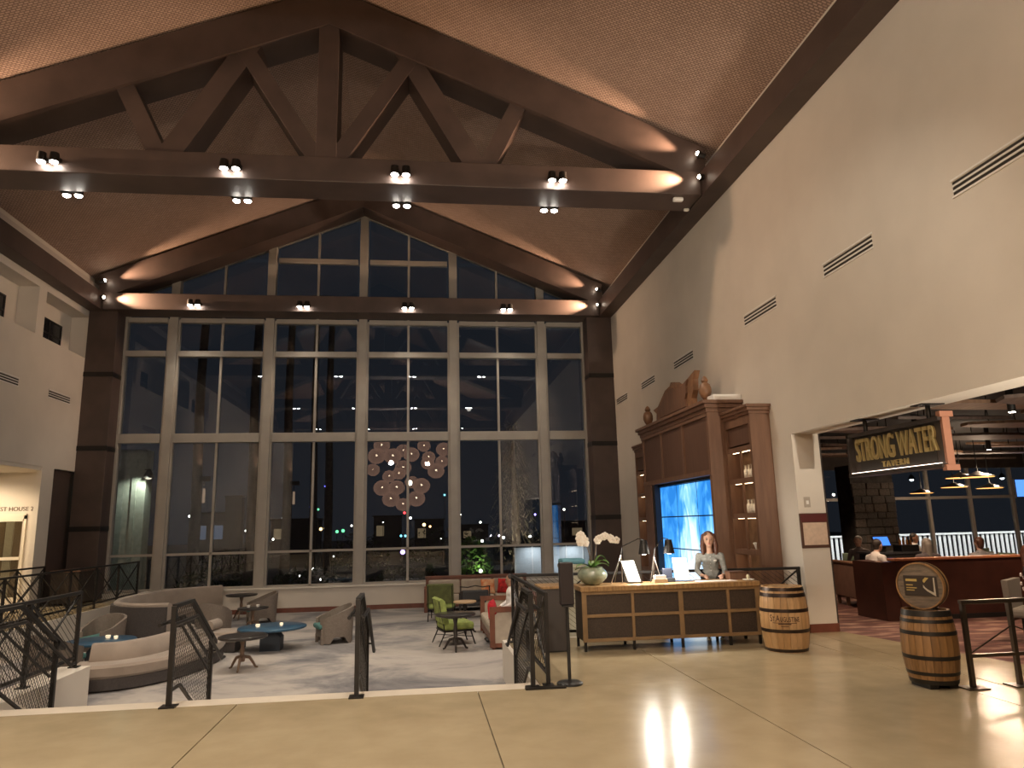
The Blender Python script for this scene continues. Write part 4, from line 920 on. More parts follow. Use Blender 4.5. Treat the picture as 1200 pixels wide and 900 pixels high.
# ================================================================== PEOPLE
SKIN = mat('skin', (.48, .29, .21), .55); SKIN2 = mat('skin_tan', (.36, .20, .13), .55)
def person(label, loc, rz, caps, mats, hair, hairmat, voxel=.016, face=None, zone_order=None):
    """caps: list of (zone, p0, p1, r0, r1[, flatten_y]); one continuous voxel-fused body"""
    def fuse(cs, name, vx, sm=4):
        b = B()
        for c in cs:
            z_, p0, p1, r0, r1 = c[:5]; fy = c[5] if len(c) > 5 else 1.0; p0 = Vector(p0); p1 = Vector(p1)
            k = max(2, int((p1-p0).length/(max(min(r0, r1), .008)*.55))+1)
            for i in range(k):
                u = i/(k-1); p = p0.lerp(p1, u); r = r0 + (r1-r0)*u; b.sphere(p, r, r*fy, r, 12, 8)
        o = b.build(name, mats['shirt'], None, fixn=False)
        md = o.modifiers.new('r', 'REMESH'); md.mode = 'VOXEL'; md.voxel_size = vx
        s_ = o.modifiers.new('s', 'SMOOTH'); s_.iterations = sm; s_.factor = .5
        dg = bpy.context.evaluated_depsgraph_get(); me = bpy.data.meshes.new_from_object(o.evaluated_get(dg)); bpy.data.objects.remove(o)
        for p in me.polygons: p.use_smooth = True
        return me
    me = fuse(caps, 'body', voxel)
    zs = sorted(set(c[0] for c in caps)); me.materials.clear()
    for z_ in zs: me.materials.append(mats[z_])
    CP = [(zs.index(c[0]), Vector(c[1]), Vector(c[2]), c[3], c[4]) for c in caps]
    for p in me.polygons:
        q = p.center; best = 1e9; bi = 0
        for z_, a, b, r0, r1 in CP:
            d = b-a; u = max(0, min(1, (q-a).dot(d)/max(d.length_squared, 1e-9))); e = (q-(a+d*u)).length - (r0+(r1-r0)*u)
            if e < best: best = e; bi = z_
        p.material_index = bi
    me.name = 'person'; o = bpy.data.objects.new('person', me); COL.objects.link(o); o.location = loc; o.rotation_euler = (0, 0, rz)
    tag(o, label, 'person')
    if hair:
        hm = fuse(hair, 'hair', voxel*.8, 2); hm.materials.clear(); hm.materials.append(hairmat); hm.name = 'hair'
        h = bpy.data.objects.new('hair', hm); COL.objects.link(h); h.parent = o
    if face:                                     # (centre, forward vector)
        c = Vector(face[0]); f_ = Vector(face[1]).normalized(); r_ = f_.cross(Vector((0, 0, 1))).normalized()
        for s in (-1, 1):
            e = B().sphere(c + f_*.082 + r_*.033*s + Vector((0, 0, .012)), .0105, .0105, .008, 8, 6).build('eye', mat('eye_dark', (.05, .035, .03), .3), o, True)
            B().bar(c + f_*.088 + r_*.018*s + Vector((0, 0, .034)), c + f_*.082 + r_*.05*s + Vector((0, 0, .034)), .006).build('eyebrow', hairmat, o)
        B().sphere(c + f_*.086 + Vector((0, 0, -.052)), .024, .012, .009, 10, 6).build('mouth', mat('lips', (.42, .13, .11), .5), o, True)
    return o
def head_caps(c, f=(0, -1, 0), s=1.0):
    c = Vector(c); f = Vector(f); r = f.cross(Vector((0, 0, 1)))
    return [('skin', c + Vector((0, 0, .035)), c + Vector((0, 0, .045)), .086*s, .084*s), ('skin', c - Vector((0, 0, .02)) + f*.012, c - Vector((0, 0, .075)) + f*.03, .072*s, .045*s),
            ('skin', c + f*.088 + Vector((0, 0, .005)), c + f*.1 - Vector((0, 0, .02)), .010, .014), ('skin', c + r*.082 - Vector((0, 0, .02)), c + r*.082 + Vector((0, 0, .02)), .014, .018), ('skin', c - r*.082 - Vector((0, 0, .02)), c - r*.082 + Vector((0, 0, .02)), .014, .018)]
def hand_caps(w, d, side, curl=(0, 0, -1), s=1.0):
    """five fingers from wrist w along d; side = thumb side vector"""
    w = Vector(w); d = Vector(d).normalized(); sd = Vector(side).normalized(); cu = Vector(curl)
    out = [('skin', w, w + d*.055*s, .026*s, .033*s, .8)]
    for k, ln in enumerate((.066, .078, .072, .056)):
        b = w + d*.075*s + sd*(.026 - .0175*k)*s; m1 = b + d*ln*.5*s + cu*.006; e = b + d*ln*.85*s + cu*.028
        out += [('skin', b - d*.02, m1, .0092, .0088), ('skin', m1, e, .0088, .0078)]
    tb = w + d*.02*s + sd*.03*s; tm = tb + (d*.7 + sd*.6)*.035*s; out += [('skin', tb, tm, .0115, .0105), ('skin', tm, tm + d*.03*s, .0105, .009)]
    return out
HAIRB = mat('hair_brown', (.085, .03, .016), .5, noise=.3, nscale=40); HAIRD = mat('hair_dark', (.025, .018, .014), .5); HAIRG = mat('hair_grey', (.22, .19, .17), .6)
# ---- receptionist
hc = (0, -.02, 1.49)
w_caps = [('pants', (-.085, 0, .92), (-.095, .0, .50), .085, .062), ('pants', (.085, 0, .92), (.095, .0, .50), .085, .062), ('pants', (-.095, 0, .5), (-.1, .02, .1), .06, .042), ('pants', (.095, 0, .5), (.1, .02, .1), .06, .042),
    ('shoe', (-.1, .03, .04), (-.105, -.13, .03), .042, .032), ('shoe', (.1, .03, .04), (.105, -.13, .03), .042, .032),
    ('pants', (-.06, .01, .93), (.06, .01, .93), .115, .115, .85), ('shirt', (0, 0, .96), (0, 0, 1.1), .138, .130, .78), ('shirt', (0, 0, 1.1), (0, -.005, 1.185), .130, .118, .74),
    ('shirt', (-.12, 0, 1.225), (.12, 0, 1.225), .068, .068), ('shirt', (-.055, -.06, 1.17), (.055, -.06, 1.17), .06, .06), ('shirt', (-.10, .02, 1.245), (.10, .02, 1.245), .045, .045),
    ('skin', (0, -.02, 1.24), (0, -.015, 1.42), .052, .046),
    ('shirt', (-.17, 0, 1.245), (-.215, -.02, 1.02), .056, .044), ('shirt', (.17, 0, 1.245), (.215, -.02, 1.02), .056, .044),
    ('shirt', (-.215, -.02, 1.02), (-.17, -.17, .965), .043, .035), ('shirt', (.215, -.02, 1.02), (.19, -.17, .965), .043, .035),
    ('skin', (-.17, -.17, .965), (-.12, -.235, .95), .028, .024), ('skin', (.19, -.17, .965), (.15, -.235, .95), .028, .024)]
w_caps += head_caps(hc) + hand_caps((-.12, -.235, .95), (.35, -.9, -.1), (.9, .35, 0)) + hand_caps((.15, -.235, .95), (-.1, -.95, -.1), (-.95, .1, 0))
w_hair = [('shirt', (0, .012, 1.535), (0, .022, 1.545), .096, .096), ('shirt', (-.078, .0, 1.56), (-.105, -.02, 1.40), .040, .040), ('shirt', (-.105, -.02, 1.40), (-.10, -.035, 1.28), .042, .026), ('shirt', (.078, .0, 1.56), (.105, -.02, 1.40), .040, .040), ('shirt', (.105, -.02, 1.40), (.10, -.035, 1.28), .042, .026), ('shirt', (0, .06, 1.52), (0, .07, 1.30), .075, .06), ('shirt', (-.04, .06, 1.5), (-.07, .05, 1.28), .05, .04), ('shirt', (.04, .06, 1.5), (.07, .05, 1.28), .05, .04), ('shirt', (-.04, -.055, 1.575), (.045, -.05, 1.575), .03, .028)]
SHG = mat('grey_shirt', (.25, .26, .25), .85, noise=.15, nscale=30)
recp = person('receptionist with shoulder length brown hair in a grey shirt standing behind the desk', (4.62, 11.42, 0), math.radians(-20), w_caps, {'pants': mat('dark_trousers', (.02, .02, .025), .8), 'shirt': SHG, 'skin': SKIN, 'shoe': BLACK}, w_hair, HAIRB, .011, (hc, (0, -1, 0)))
for k in range(5): B().sphere((0, -.112 + (.018 if k > 2 else 0), 1.24-.055*k), .006, .004, .006, 6, 4).build('button', WHITE, recp)
B().box(.05, -.125, 1.17, .095, -.118, 1.185).build('name_tag', WHITE, recp)
# ---- generic seated / standing figures
def seated(label, loc, rz, shirt, pants, hairm, hz=0, hair_long=False, skin=SKIN, arm='lap', face=True, lean=0.0, voxel=.018):
    """seat height .45 (local z=0 floor), facing -y"""
    L_ = lambda z: -lean*(z-.5)
    h = (0, L_(1.2)-.02, 1.19)
    cs = [('pants', (-.09, 0, .53), (-.11, -.42, .52), .085, .062), ('pants', (.09, 0, .53), (.11, -.42, .52), .085, .062), ('pants', (-.11, -.42, .5), (-.11, -.4, .1), .06, .042), ('pants', (.11, -.42, .5), (.11, -.4, .1), .06, .042),
          ('shoe', (-.11, -.38, .045), (-.115, -.54, .035), .042, .034), ('shoe', (.11, -.38, .045), (.115, -.54, .035), .042, .034),
          ('pants', (-.07, .02, .55), (.07, .02, .55), .11, .11), ('shirt', (0, 0, .58), (0, L_(.75), .75), .15, .145, .8), ('shirt', (0, L_(.75), .75), (0, L_(.93), .93), .15, .15, .75),
          ('shirt', (-.14, L_(.95), .95), (.14, L_(.95), .95), .08, .08), ('skin', (0, L_(1), 1.0), (0, L_(1.1)-.01, 1.12), .055, .05),
          ('shirt', (-.2, L_(.95), .96), (-.26, L_(.75)-.04, .74), .06, .048), ('shirt', (.2, L_(.95), .96), (.26, L_(.75)-.04, .74), .06, .048)]
    if arm == 'lap':
        wl, wr = Vector((-.13, -.27, .64)), Vector((.13, -.27, .64))
        cs += [('shirt', (-.26, L_(.75)-.04, .74), (-.18, -.2, .66), .046, .038), ('shirt', (.26, L_(.75)-.04, .74), (.18, -.2, .66), .046, .038), ('skin', (-.18, -.2, .66), wl, .03, .026), ('skin', (.18, -.2, .66), wr, .03, .026)]
        cs += hand_caps(wl, (.3, -.9, -.1), (.9, .3, 0)) + hand_caps(wr, (-.3, -.9, -.1), (-.9, .3, 0))
    else:
        wl, wr = Vector((-.2, -.42, .82)), Vector((.2, -.34, .76))
        cs += [('shirt', (-.26, L_(.75)-.04, .74), (-.22, -.28, .78), .046, .038), ('shirt', (.26, L_(.75)-.04, .74), (.22, -.2, .74), .046, .038), ('skin', (-.22, -.28, .78), wl, .032, .026), ('skin', (.22, -.2, .74), wr, .032, .026)]
        cs += hand_caps(wl, (.1, -.98, .1), (0, 0, 1), (1, 0, 0)) + hand_caps(wr, (-.1, -.98, .1), (0, 0, 1), (-1, 0, 0))
    cs += head_caps(h); H = Vector(h)
    hr = [('shirt', H + Vector((0, .016, .048)), H + Vector((0, .024, .052)), .093, .093), ('shirt', H + Vector((0, .045, .02)), H + Vector((0, .05, -.04)), .075, .06)]
    if hair_long: hr += [('shirt', H + Vector((0, .06, 0)), H + Vector((0, .07, -.2)), .075, .06), ('shirt', H + Vector((-.07, .02, .03)), H + Vector((-.085, .01, -.16)), .035, .03), ('shirt', H + Vector((.07, .02, .03)), H + Vector((.085, .01, -.16)), .035, .03)]
    o = person(label, loc, rz, cs, {'pants': pants, 'shirt': shirt, 'skin': skin, 'shoe': BLACK}, hr, hairm, voxel, (h, (0, -1, 0)) if face else None)
    return o
DEN = mat('dark_jeans', (.03, .035, .05), .85); WSH = mat('white_shirt', (.70, .68, .66), .85); LSH = mat('light_shirt', (.50, .46, .44), .85, noise=.06, nscale=20); GSH = mat('heather_shirt', (.26, .24, .25), .85); FLR = mat('floral_black', (.018, .016, .02), .85, noise=.0)
seated('seated guest in a white shirt on the red framed sofa', (1.88, 15.5, ZL+.05), math.radians(-88), WSH, DEN, HAIRD, skin=SKIN2, voxel=.015)
# ================================================================== TAVERN
TX1 = 24.0; TYW = 22.0
TC = mat('tavern_carpet', (.075, .028, .022), .9)
nt = TC.node_tree; N = nt.nodes; L = nt.links; geo = N.new('ShaderNodeNewGeometry'); mp = N.new('ShaderNodeMapping'); mp.inputs['Scale'].default_value = (1.1, 3.2, 1); mp.inputs['Rotation'].default_value = (0, 0, .25); L.new(geo.outputs['Position'], mp.inputs[0])
nn = N.new('ShaderNodeTexNoise'); nn.inputs['Scale'].default_value = 1.6; nn.inputs['Detail'].default_value = 4; L.new(mp.outputs[0], nn.inputs[0]); cr = N.new('ShaderNodeValToRGB'); L.new(nn.outputs[0], cr.inputs[0]); e = cr.color_ramp.elements
e[0].position = .42; e[0].color = (.085, .03, .024, 1); e[1].position = .62; e[1].color = (.26, .15, .11, 1); k = e.new(.52); k.color = (.13, .05, .04, 1); L.new(cr.outputs[0], N['Principled BSDF'].inputs['Base Color'])
st(B().prism([(7.9, 2.5), (TX1, 2.5), (TX1, TYW), (6.68, TYW), (6.68, 11.4), (6.72, 11.4), (7.27, 8.43)], lambda a, b: (a, b, -.3), lambda a, b: (a, b, -.003)).build('floor_tavern', TC))
DKC = mat('tavern_ceiling_dark', (.02, .016, .015), .85)
st(B().box(6.68, 2.5, 3.75, TX1, TYW, 3.85).build('ceiling_tavern', DKC))
DW = mat('tavern_dark_wall', (.045, .032, .026), .8, noise=.2, nscale=3)
st(B().box(6.68, 2.4, 0, TX1, 2.5, 3.8).build('wall_tavern_near', DW)); st(B().box(TX1, 2.4, 0, TX1+.1, TYW, 3.8).build('wall_tavern_far', DW))
st(B().box(XR+.48, 11.42, 0, XR+.52, TYW, 3.8).build('wall_tavern_side', DW))
st(B().box(6.68, TYW-.05, 0, 12.2, TYW+.15, 3.8).box(12.2, TYW-.05, 3.3, TX1, TYW+.15, 3.8).box(12.2, TYW-.05, 0, TX1, TYW+.15, .25).build('wall_tavern_window', DW))
tw = struct('window_6')
txs = [12.25, 13.65, 15.1, 16.5, 18.0, 19.55, 21.1, 22.6, 23.95]
for x in txs: bx('mullion', FRAMEM, tw, x-.045, TYW-.06, .25, x+.045, TYW+.06, 3.3)
bx('transom', FRAMEM, tw, 12.25, TYW-.05, 2.3, 23.95, TYW+.05, 2.39)
for a, b in zip(txs[:-1], txs[1:]):
    for z0, z1 in ((.27, 2.3), (2.39, 3.28)): bx('pane', GLASS, tw, a+.045, TYW-.005, z0, b-.045, TYW+.005, z1)
# stone chimney breast
CHX0, CHX1 = aty(1000, 600, 19.2).x, aty(1050, 600, 19.2).x; CW = (CHX1-CHX0)/2
SN = mat('tavern_stone', (.03, .025, .022), .9, noise=.45, nscale=5, bump=.6, bscale=9)
o = thing('stone_chimney', 'dark stone chimney breast inside the tavern behind the cash terminal', 'chimney', ((CHX0+CHX1)/2, 19.2, 0))
bx('core', SN, o, -CW, 0, 0, CW, .7, 3.24)
rnd = random.Random(3); stone_meshes = [B().box(-.5, -.5, -.5, .5, .5, .5, c=.12).build('stone', mat('tavern_stone_%d' % i, c, .9, noise=.35, nscale=6, bump=.4, bscale=20), o) for i, c in enumerate(((.04, .032, .027), (.03, .026, .023), (.05, .039, .032)))]
z = .0; k = 0
while z < 2.6:
    h_ = rnd.uniform(.16, .26); x = -CW
    while x < CW-.05:
        w_ = min(rnd.uniform(.24, .5), CW - x); src = stone_meshes[k % 3] if k < 3 else None
        s_ = stone_meshes[k] if k < 3 else bpy.data.objects.new('stone', rnd.choice(stone_meshes).data)
        if k >= 3: COL.objects.link(s_); s_.parent = o
        s_.location = (x+w_/2, 0, z+h_/2); s_.scale = (w_-.015, rnd.uniform(.08, .14), h_-.015); x += w_; k += 1
    z += h_
# ceiling planks: lens-shaped timber boards
PLK = [mat('plank_%d' % i, c, .6, noise=.2, nscale=3, stretch=(4, 1, 1)) for i, c in enumerate(((.20, .12, .075), (.15, .095, .07), (.12, .085, .07)))]
PEND = [aty(*q) for q in ((1146, 559, 14.5), (1126, 560, 15.5), (1118, 571, 18.0), (1160, 572, 18.0), (1080, 578, 20.0))]
rnd = random.Random(11); cnt = 0
for row in range(13):
    y = 6.6 + row*1.05; x = 6.9 + rnd.uniform(0, 1.2)
    while x < 15.5:
        ln = rnd.uniform(1.9, 3.0); wd = rnd.uniform(.34, .5); n = 10
        poly = [(-ln/2 + ln*k/n, -wd/2*math.sin(math.pi*(.06+.88*k/n))**.6) for k in range(n+1)] + [(ln/2 - ln*k/n, wd/2*math.sin(math.pi*(.06+.88*(n-k)/n))**.6) for k in range(n+1)]
        zt = rnd.uniform(3.28, 3.5)
        if any(x-.1 < q.x < x+ln+.1 and abs(q.y-y) < .5 for q in PEND) or (y > 18.6 and CHX0-.2 < x+ln and x < CHX1+.2): x += ln + .3; continue
        o = B().prism(poly, lambda a, b: (a, b, -.025), lambda a, b: (a, b, .025)).build('hanging_plank', rnd.choice(PLK), None, False, (x+ln/2, y + rnd.uniform(-.12, .12), zt)); o.rotation_euler = (rnd.uniform(-.25, .25), 0, rnd.uniform(-.06, .06))
        tag(o, 'lens shaped timber plank hung in rows below the dark tavern ceiling', 'plank', 'tavern ceiling planks')
        for dx in (-ln*.3, ln*.3): B().bar((dx, 0, .02), (dx, 0, 3.76-zt), .012).build('hanger', STEEL, o)
        x += ln + rnd.uniform(.1, .5)
# sign
t = thing('tavern_sign', 'hanging STRONG WATER TAVERN sign box with lit lower edge in the opening', 'sign', (6.44, 9.08, 2.38))
SGM = mat('sign_bronze', (.06, .048, .042), .4, metal=.4, noise=.15, nscale=4); COP = mat('sign_copper', (.42, .20, .13), .45, metal=.3)
bx('back_panel', SGM, t, -.02, -.96, .02, .06, .96, .62)
bx('top_frame', SGM, t, -.10, -.98, .58, .10, .98, .63); bx('bottom_frame', SGM, t, -.12, -.98, 0, .10, .98, .05)
bx('end_frame', SGM, t, -.10, .94, 0, .10, .98, .63)
B().box(-.05, -1.0, -.03, .05, -.96, .68).box(-.09, -1.02, -.04, .09, -.95, .03).box(-.09, -1.02, .62, .09, -.95, .69).build('copper_end', COP, t)
bx('light_strip', emis('sign_led', (1, .80, .64), 5.0), t, -.10, -.93, .05, -.07, .93, .058)
bx('inner_panel', mat('sign_inner', (.035, .03, .026), .4, metal=.3), t, -.028, -.80, .09, -.02, .80, .56)
mt = Matrix(((0, 0, -1, -.03), (-1, 0, 0, 0), (0, 1, 0, 0), (0, 0, 0, 1)))
GOLD = mat('sign_gold', (.50, .38, .16), .35, metal=.45)
text_obj('lettering', 'STRONG WATER', .46, .02, GOLD, t, Matrix.Translation((-.01, -.0, .225)) @ mt, .46, spacing=1.06, bold=.004)
text_obj('lettering', 'TAVERN', .115, .012, GOLD, t, Matrix.Translation((-.01, 0, .10)) @ mt, 1.05, spacing=1.35, bold=.0)
for y in (-.71, .63):
    h_ = B().cyl((0, y, .63), (0, y, .82), .03, .03, 12).build('hanger', STEEL, t, True); bx('ceiling_plate', STEEL, h_, -.16, y-.11, .805, .16, y+.11, .82)
# half wall
t = thing('half_wall', 'low reddish wood half wall with orange tinted cap rail inside the tavern', 'partition', (8.38, 12.2, 0))
RWd = mat('mahogany', (.048, .015, .010), .4, noise=.2, nscale=3, coat=.2)
bx('panel', RWd, t, 0, 0, 0, 4.6, .16, 1.02); bx('cap_rail', mat('cap_wood_lit', (.42, .15, .065), .35, coat=.3), t, -.05, -.04, 1.02, 4.65, .2, 1.06, c=.008); bx('plinth', BLACK, t, 0, -.01, 0, 4.6, .17, .08)  # lighter cap wood, its colour includes the orange light falling on it
bx('end_panel', RWd, t, -.28, .02, 0, -.0, .9, 1.0)
# booth back beside it
t = thing('booth_sofa', 'brown tavern booth sofa with plain high back by the pier', 'sofa', (8.78, 13.97, 0), math.atan2(2.3, .37))
BRN = mat('booth_brown', (.16, .085, .06), .7, noise=.1, nscale=5)
bx('back', BRN, t, -1.16, .0, .18, 1.16, .12, .86, c=.02); bx('cap', WALNUT, t, -1.18, -.02, .86, 1.18, .14, .90, c=.008); bx('seat', BRN, t, -1.14, -.6, .2, 1.14, 0, .46, c=.03)
for x in (-1.0, -.2, .6, 1.05):
    for y in (-.55, .05): bx('leg', WALNUT, t, x-.03, y-.03, 0, x+.03, y+.03, .2)
# cash terminal station
t = thing('service_station', 'dark service counter with drawers behind the half wall', 'counter', (10.2, 15.0, 0)); bx('body', BLACK, t, -.55, -.3, .08, .55, .3, 1.0); bx('counter_top', mat('counter_grey', (.05, .05, .055), .3), t, -.6, -.34, 1.0, .6, .34, 1.04); bx('plinth', BLACK, t, -.5, -.26, 0, .5, .26, .08)
for z in (.4, .72): bx('drawer', mat('drawer_dark', (.03, .028, .028), .4), t, -.5, -.315, z, .5, -.3, z+.26)
t = thing('cash_terminal', 'cash terminal with glowing blue screen on the service counter', 'terminal', (9.95, 14.95, 1.04))
bx('stand', BLACK, t, -.08, -.05, 0, .08, .08, .16); B().prism([(-.19, 0), (.19, 0), (.19, .24), (-.19, .24)], lambda a, b: (a, -.1+b*.45, .12+b*.9), lambda a, b: (a, -.07+b*.45, .11+b*.9)).build('screen_body', BLACK, t)
B().prism([(-.17, .02), (.17, .02), (.17, .22), (-.17, .22)], lambda a, b: (a, -.104+b*.45, .122+b*.9), lambda a, b: (a, -.101+b*.45, .121+b*.9)).build('screen', emis('terminal_blue', (.06, .22, .9), 1.3), t)
t = thing('bottle_tray', 'black box with small bottles on the service counter', 'box', (10.5, 14.9, 1.04)); bx('box', BLACK, t, -.2, -.15, 0, .2, .15, .14)
for k in range(4): B().lathe([(.025, .14), (.028, .22), (.012, .26), (.012, .3)], 10, c=(-.13+k*.085, 0, 0)).build('bottle', mat('amber_bottle', (.25, .1, .03), .2), t, True)
# pendants
for i, (px, py, Y) in enumerate(((1146, 559, 14.5), (1126, 560, 15.5), (1118, 571, 18.0), (1160, 572, 18.0), (1080, 578, 20.0))):
    p = aty(px, py, Y)
    t = thing('disc_pendant', 'wide disc pendant lamp with glowing underside in the tavern', 'lamp', (p.x, p.y, p.z), 0, 'tavern disc pendants')
    B().lathe([(.34, 0), (.345, .015), (.1, .09), (.03, .13)], 28).build('shade', STEEL, t, True); B().lathe([(.31, -.004), (.31, .002)], 28).build('glow_disc', emis('pendant_glow', (1, .42, .12), 2.2), t); B().cyl((0, 0, .12), (0, 0, 3.75-p.z), .01).build('cord', BLACK, t); point('lamp', (.25, 0, .16), 25, (1, .75, .52), .04, t); point('lamp', (0, 0, -.06), 20, (1, .7, .45), .04, t)  # the point light above the shade is added to light the planks
for i, (x, y) in enumerate(((8.2, 9.0), (7.7, 13.6), (9.6, 12.9), (11.0, 10.5), (12.5, 14.5), (11.5, 17.5), (15.5, 15.5))):  # the one by the booth is added to brighten its back
    t = thing('downlight', 'small tavern downlight among the ceiling planks', 'light', (x, y, 3.745), 0, 'tavern downlights')
    B().cyl((0, 0, 0), (0, 0, -.55), .05, .05, 14).build('can', BLACK, t, True); B().lathe([(.042, -.556), (.042, -.549)], 14).build('lens', emis('downlight_lens', (1, .9, .8), 20), t); spot('lamp', (0, 0, -.6), (0, 0, -4), 260 if i == 0 else 190, 110, .5, (1, .72, .48), .05, t)
p = aty(1197, 572, 19); t = thing('bar_screen', 'small blue television glowing at the far side of the tavern', 'screen', (p.x+.25, p.y, p.z)); bx('case', BLACK, t, -.45, 0, -.27, .45, .05, .27); bx('screen', emis('tv_blue', (.1, .3, 1), 1.2), t, -.42, -.01, -.24, .42, .0, .24); B().bar((0, .03, .27), (0, .03, 3.75-p.z), .03).build('mount', BLACK, t)
# tavern seating
CHG = mat('sage_fabric', (.12, .16, .11), .85); WLT = mat('light_wood', (.22, .13, .06), .5)
def tav_chair(label, loc, rz, group=None, m_=None):
    o = thing('tavern_chair', label, 'chair', loc, rz, group); m_ = m_ or CHG
    bx('seat', m_, o, -.24, -.24, .40, .24, .24, .47, c=.02); bx('backrest', m_, o, -.24, .2, .55, .24, .25, .86, c=.02)
    for x in (-.22, .22):
        bx('leg', WLT, o, x-.018, -.22, 0, x+.018, -.185, .41); bx('leg', WLT, o, x-.018, .2, 0, x+.018, .235, .86)
    return o
def tav_table(label, loc, r=.4, h=.74, group=None):
    o = thing('tavern_table', label, 'table', loc, 0, group); B().lathe([(r, h-.03), (r, h)], 28).build('table_top', WLT, o, True); B().cyl((0, 0, .03), (0, 0, h-.03), .035).build('column', STEEL, o, True); B().lathe([(.24, 0), (.24, .015), (.05, .04)], 20).build('base', STEEL, o, True); return o
tc0 = tav_chair('sage chair at a small table near the tavern windows', (11.6, 16.6, 0), .3, 'sage tavern chairs')
for x, y, r in ((13.9, 16.3, -1.5), (11.4, 18.6, 3.0), (14.6, 17.2, 1.4), (15.6, 18.6, .2)): dup(tc0, (x, y, 0), r)
tt0 = tav_table('small round wooden table near the tavern windows', (12.35, 16.6, 0), group='tavern tables'); dup(tt0, (15.2, 17.7, 0)); dup(tt0, (9.75, 13.0, 0), label='small round wooden table right behind the half wall')
cA = tav_chair('dark tavern chair tucked behind the half wall under the guest with brown grey hair', (10.15, 13.75, 0), math.radians(180)); cB = tav_chair('dark tavern chair behind the half wall under the guest in heather shirt', (11.2, 13.6, 0), math.radians(170))
seated('guest in a pale shirt on the brown booth reaching forward', (9.15, 14.1, .02), math.radians(100), LSH, DEN, HAIRD, arm='reach', lean=.25)
tav_chair('sage chair holding the grey haired guest near the booth', (10.35, 16.4, 0), math.radians(-60))
seated('grey haired guest in dark top seated beyond the brown booth', (10.35, 16.4, .03), math.radians(-60), mat('taupe_top', (.16, .13, .12), .85), DEN, HAIRG)
seated('guest with brown grey hair seen from behind over the half wall', (10.15, 13.75, .02), math.radians(172), mat('dark_top', (.07, .055, .06), .85), DEN, HAIRG, hair_long=True, face=False)
seated('guest in a heather grey shirt with back to the half wall', (11.2, 13.6, .02), math.radians(170), GSH, DEN, HAIRB, face=False)
# guest in white beyond the terminal
wx_ = aty(1072, 640, 19.0 - 1.6).x
tav_chair('sage chair under the white shirted guest beyond the cash terminal', (wx_, 17.4, 0), math.radians(30))
seated('guest in a white shirt seated beyond the cash terminal', (wx_, 17.4, .03), math.radians(30), WSH, DEN, HAIRD, skin=SKIN2)
# guest in black floral top at the frame edge on a grey chair
gp_ = aty(1196, 690, 9.7)
t = thing('upholstered_chair', 'grey upholstered chair under the guest in a black floral top', 'chair', (gp_.x+.22, 9.7, 0), math.radians(35))
GU = mat('grey_upholstery', (.17, .15, .13), .85)
bx('seat', GU, t, -.3, -.3, .34, .3, .3, .47, c=.04); B().prism([(-.28, .30), (.28, .30), (.33, .86), (-.33, .86)], lambda a, b: (a, .24, b), lambda a, b: (a, .32, b)).build('backrest', GU, t)
for x in (-.26, .26):
    for y in (-.26, .26): bx('leg', STEEL, t, x-.015, y-.015, 0, x+.015, y+.015, .35)
g_ = seated('guest in a black floral top on the grey chair at the tavern entrance', (gp_.x+.22, 9.7, .03), math.radians(35), FLR, DEN, HAIRB, hair_long=True, face=False, voxel=.015)
for k, (x, z_) in enumerate(((-.1, .9), (-.16, .78), (.05, .85), (-.05, .7), (.12, .95))):
    b = B()
    for j in range(5): b.sphere((x+.018*math.cos(j*1.256), .125-.02*abs(x)*4, z_+.018*math.sin(j*1.256)), .014, .012, .014, 6, 4)
    b.build('flower_print', mat('flower_print', (.6, .52, .5), .8), g_)
# queue barrier
t = thing('queue_barrier', 'dark steel barrier frame with braces beside the aged barrel', 'barrier', (5.8, 7.42, 0))
BS = mat('brushed_steel', (.11, .085, .065), .3, metal=.8)
for x in (0, .55, 1.3):
    bx('post', BS, t, x-.022, -.022, 0, x+.022, .022, .88); bx('base_plate', BS, t, x-.12, -.1, 0, x+.12, .1, .015)
bx('top_rail', BS, t, -.03, -.025, .855, 1.33, .025, .9, c=.006); bx('low_rail', BS, t, 0, -.018, .31, 1.3, .018, .345)
B().bar((0, 0, .34), (.55, 0, .62), .012).build('brace', BS, t); B().bar((1.3, 0, .34), (.55, 0, .62), .012).build('brace', BS, t)

t = thing('added_uplight', 'small added uplight on the unseen jamb washing the opening soffit', 'lamp', (6.44, 2.5, .95)); bx('bracket', STEEL, t, -.05, 0, -.05, .05, .1, .05); B().cyl((0, .14, -.06), (0, .18, .1), .05, .06, 14).build('lamp_head', STEEL, t, True)  # unseen lamp, added to brighten the underside of the opening
B().sphere((0, .19, .1), .045).build('lens', emis('added_uplight_lens', (1, .9, .75), 15), t); spot('lamp', (0, .22, .14), (-.05, 4.4, 2.25), 1500, 62, .9, (1, .87, .7), .05, t)
# ================================================================== CHANDELIER behind the viewer (seen mirrored in the great window)
def globemat():
    M = bpy.data.materials.new('amber_globe'); M.use_nodes = True; nt = M.node_tree; N = nt.nodes; L = nt.links; N.clear()
    tr = N.new('ShaderNodeBsdfTransparent'); tr.inputs[0].default_value = (.95, .85, .75, 1); em = N.new('ShaderNodeEmission'); em.inputs[0].default_value = (1, .52, .30, 1); em.inputs[1].default_value = 1.25
    lw = N.new('ShaderNodeLayerWeight'); lw.inputs[0].default_value = .45; mr = N.new('ShaderNodeMapRange'); mr.inputs[3].default_value = .42; mr.inputs[4].default_value = .9; L.new(lw.outputs['Facing'], mr.inputs[0])
    mx = N.new('ShaderNodeMixShader'); L.new(mr.outputs[0], mx.inputs[0]); L.new(tr.outputs[0], mx.inputs[1]); L.new(em.outputs[0], mx.inputs[2]); o = N.new('ShaderNodeOutputMaterial'); L.new(mx.outputs[0], o.inputs[0]); return M
GM = globemat(); BULB = emis('globe_bulb', (1, .8, .55), 25)
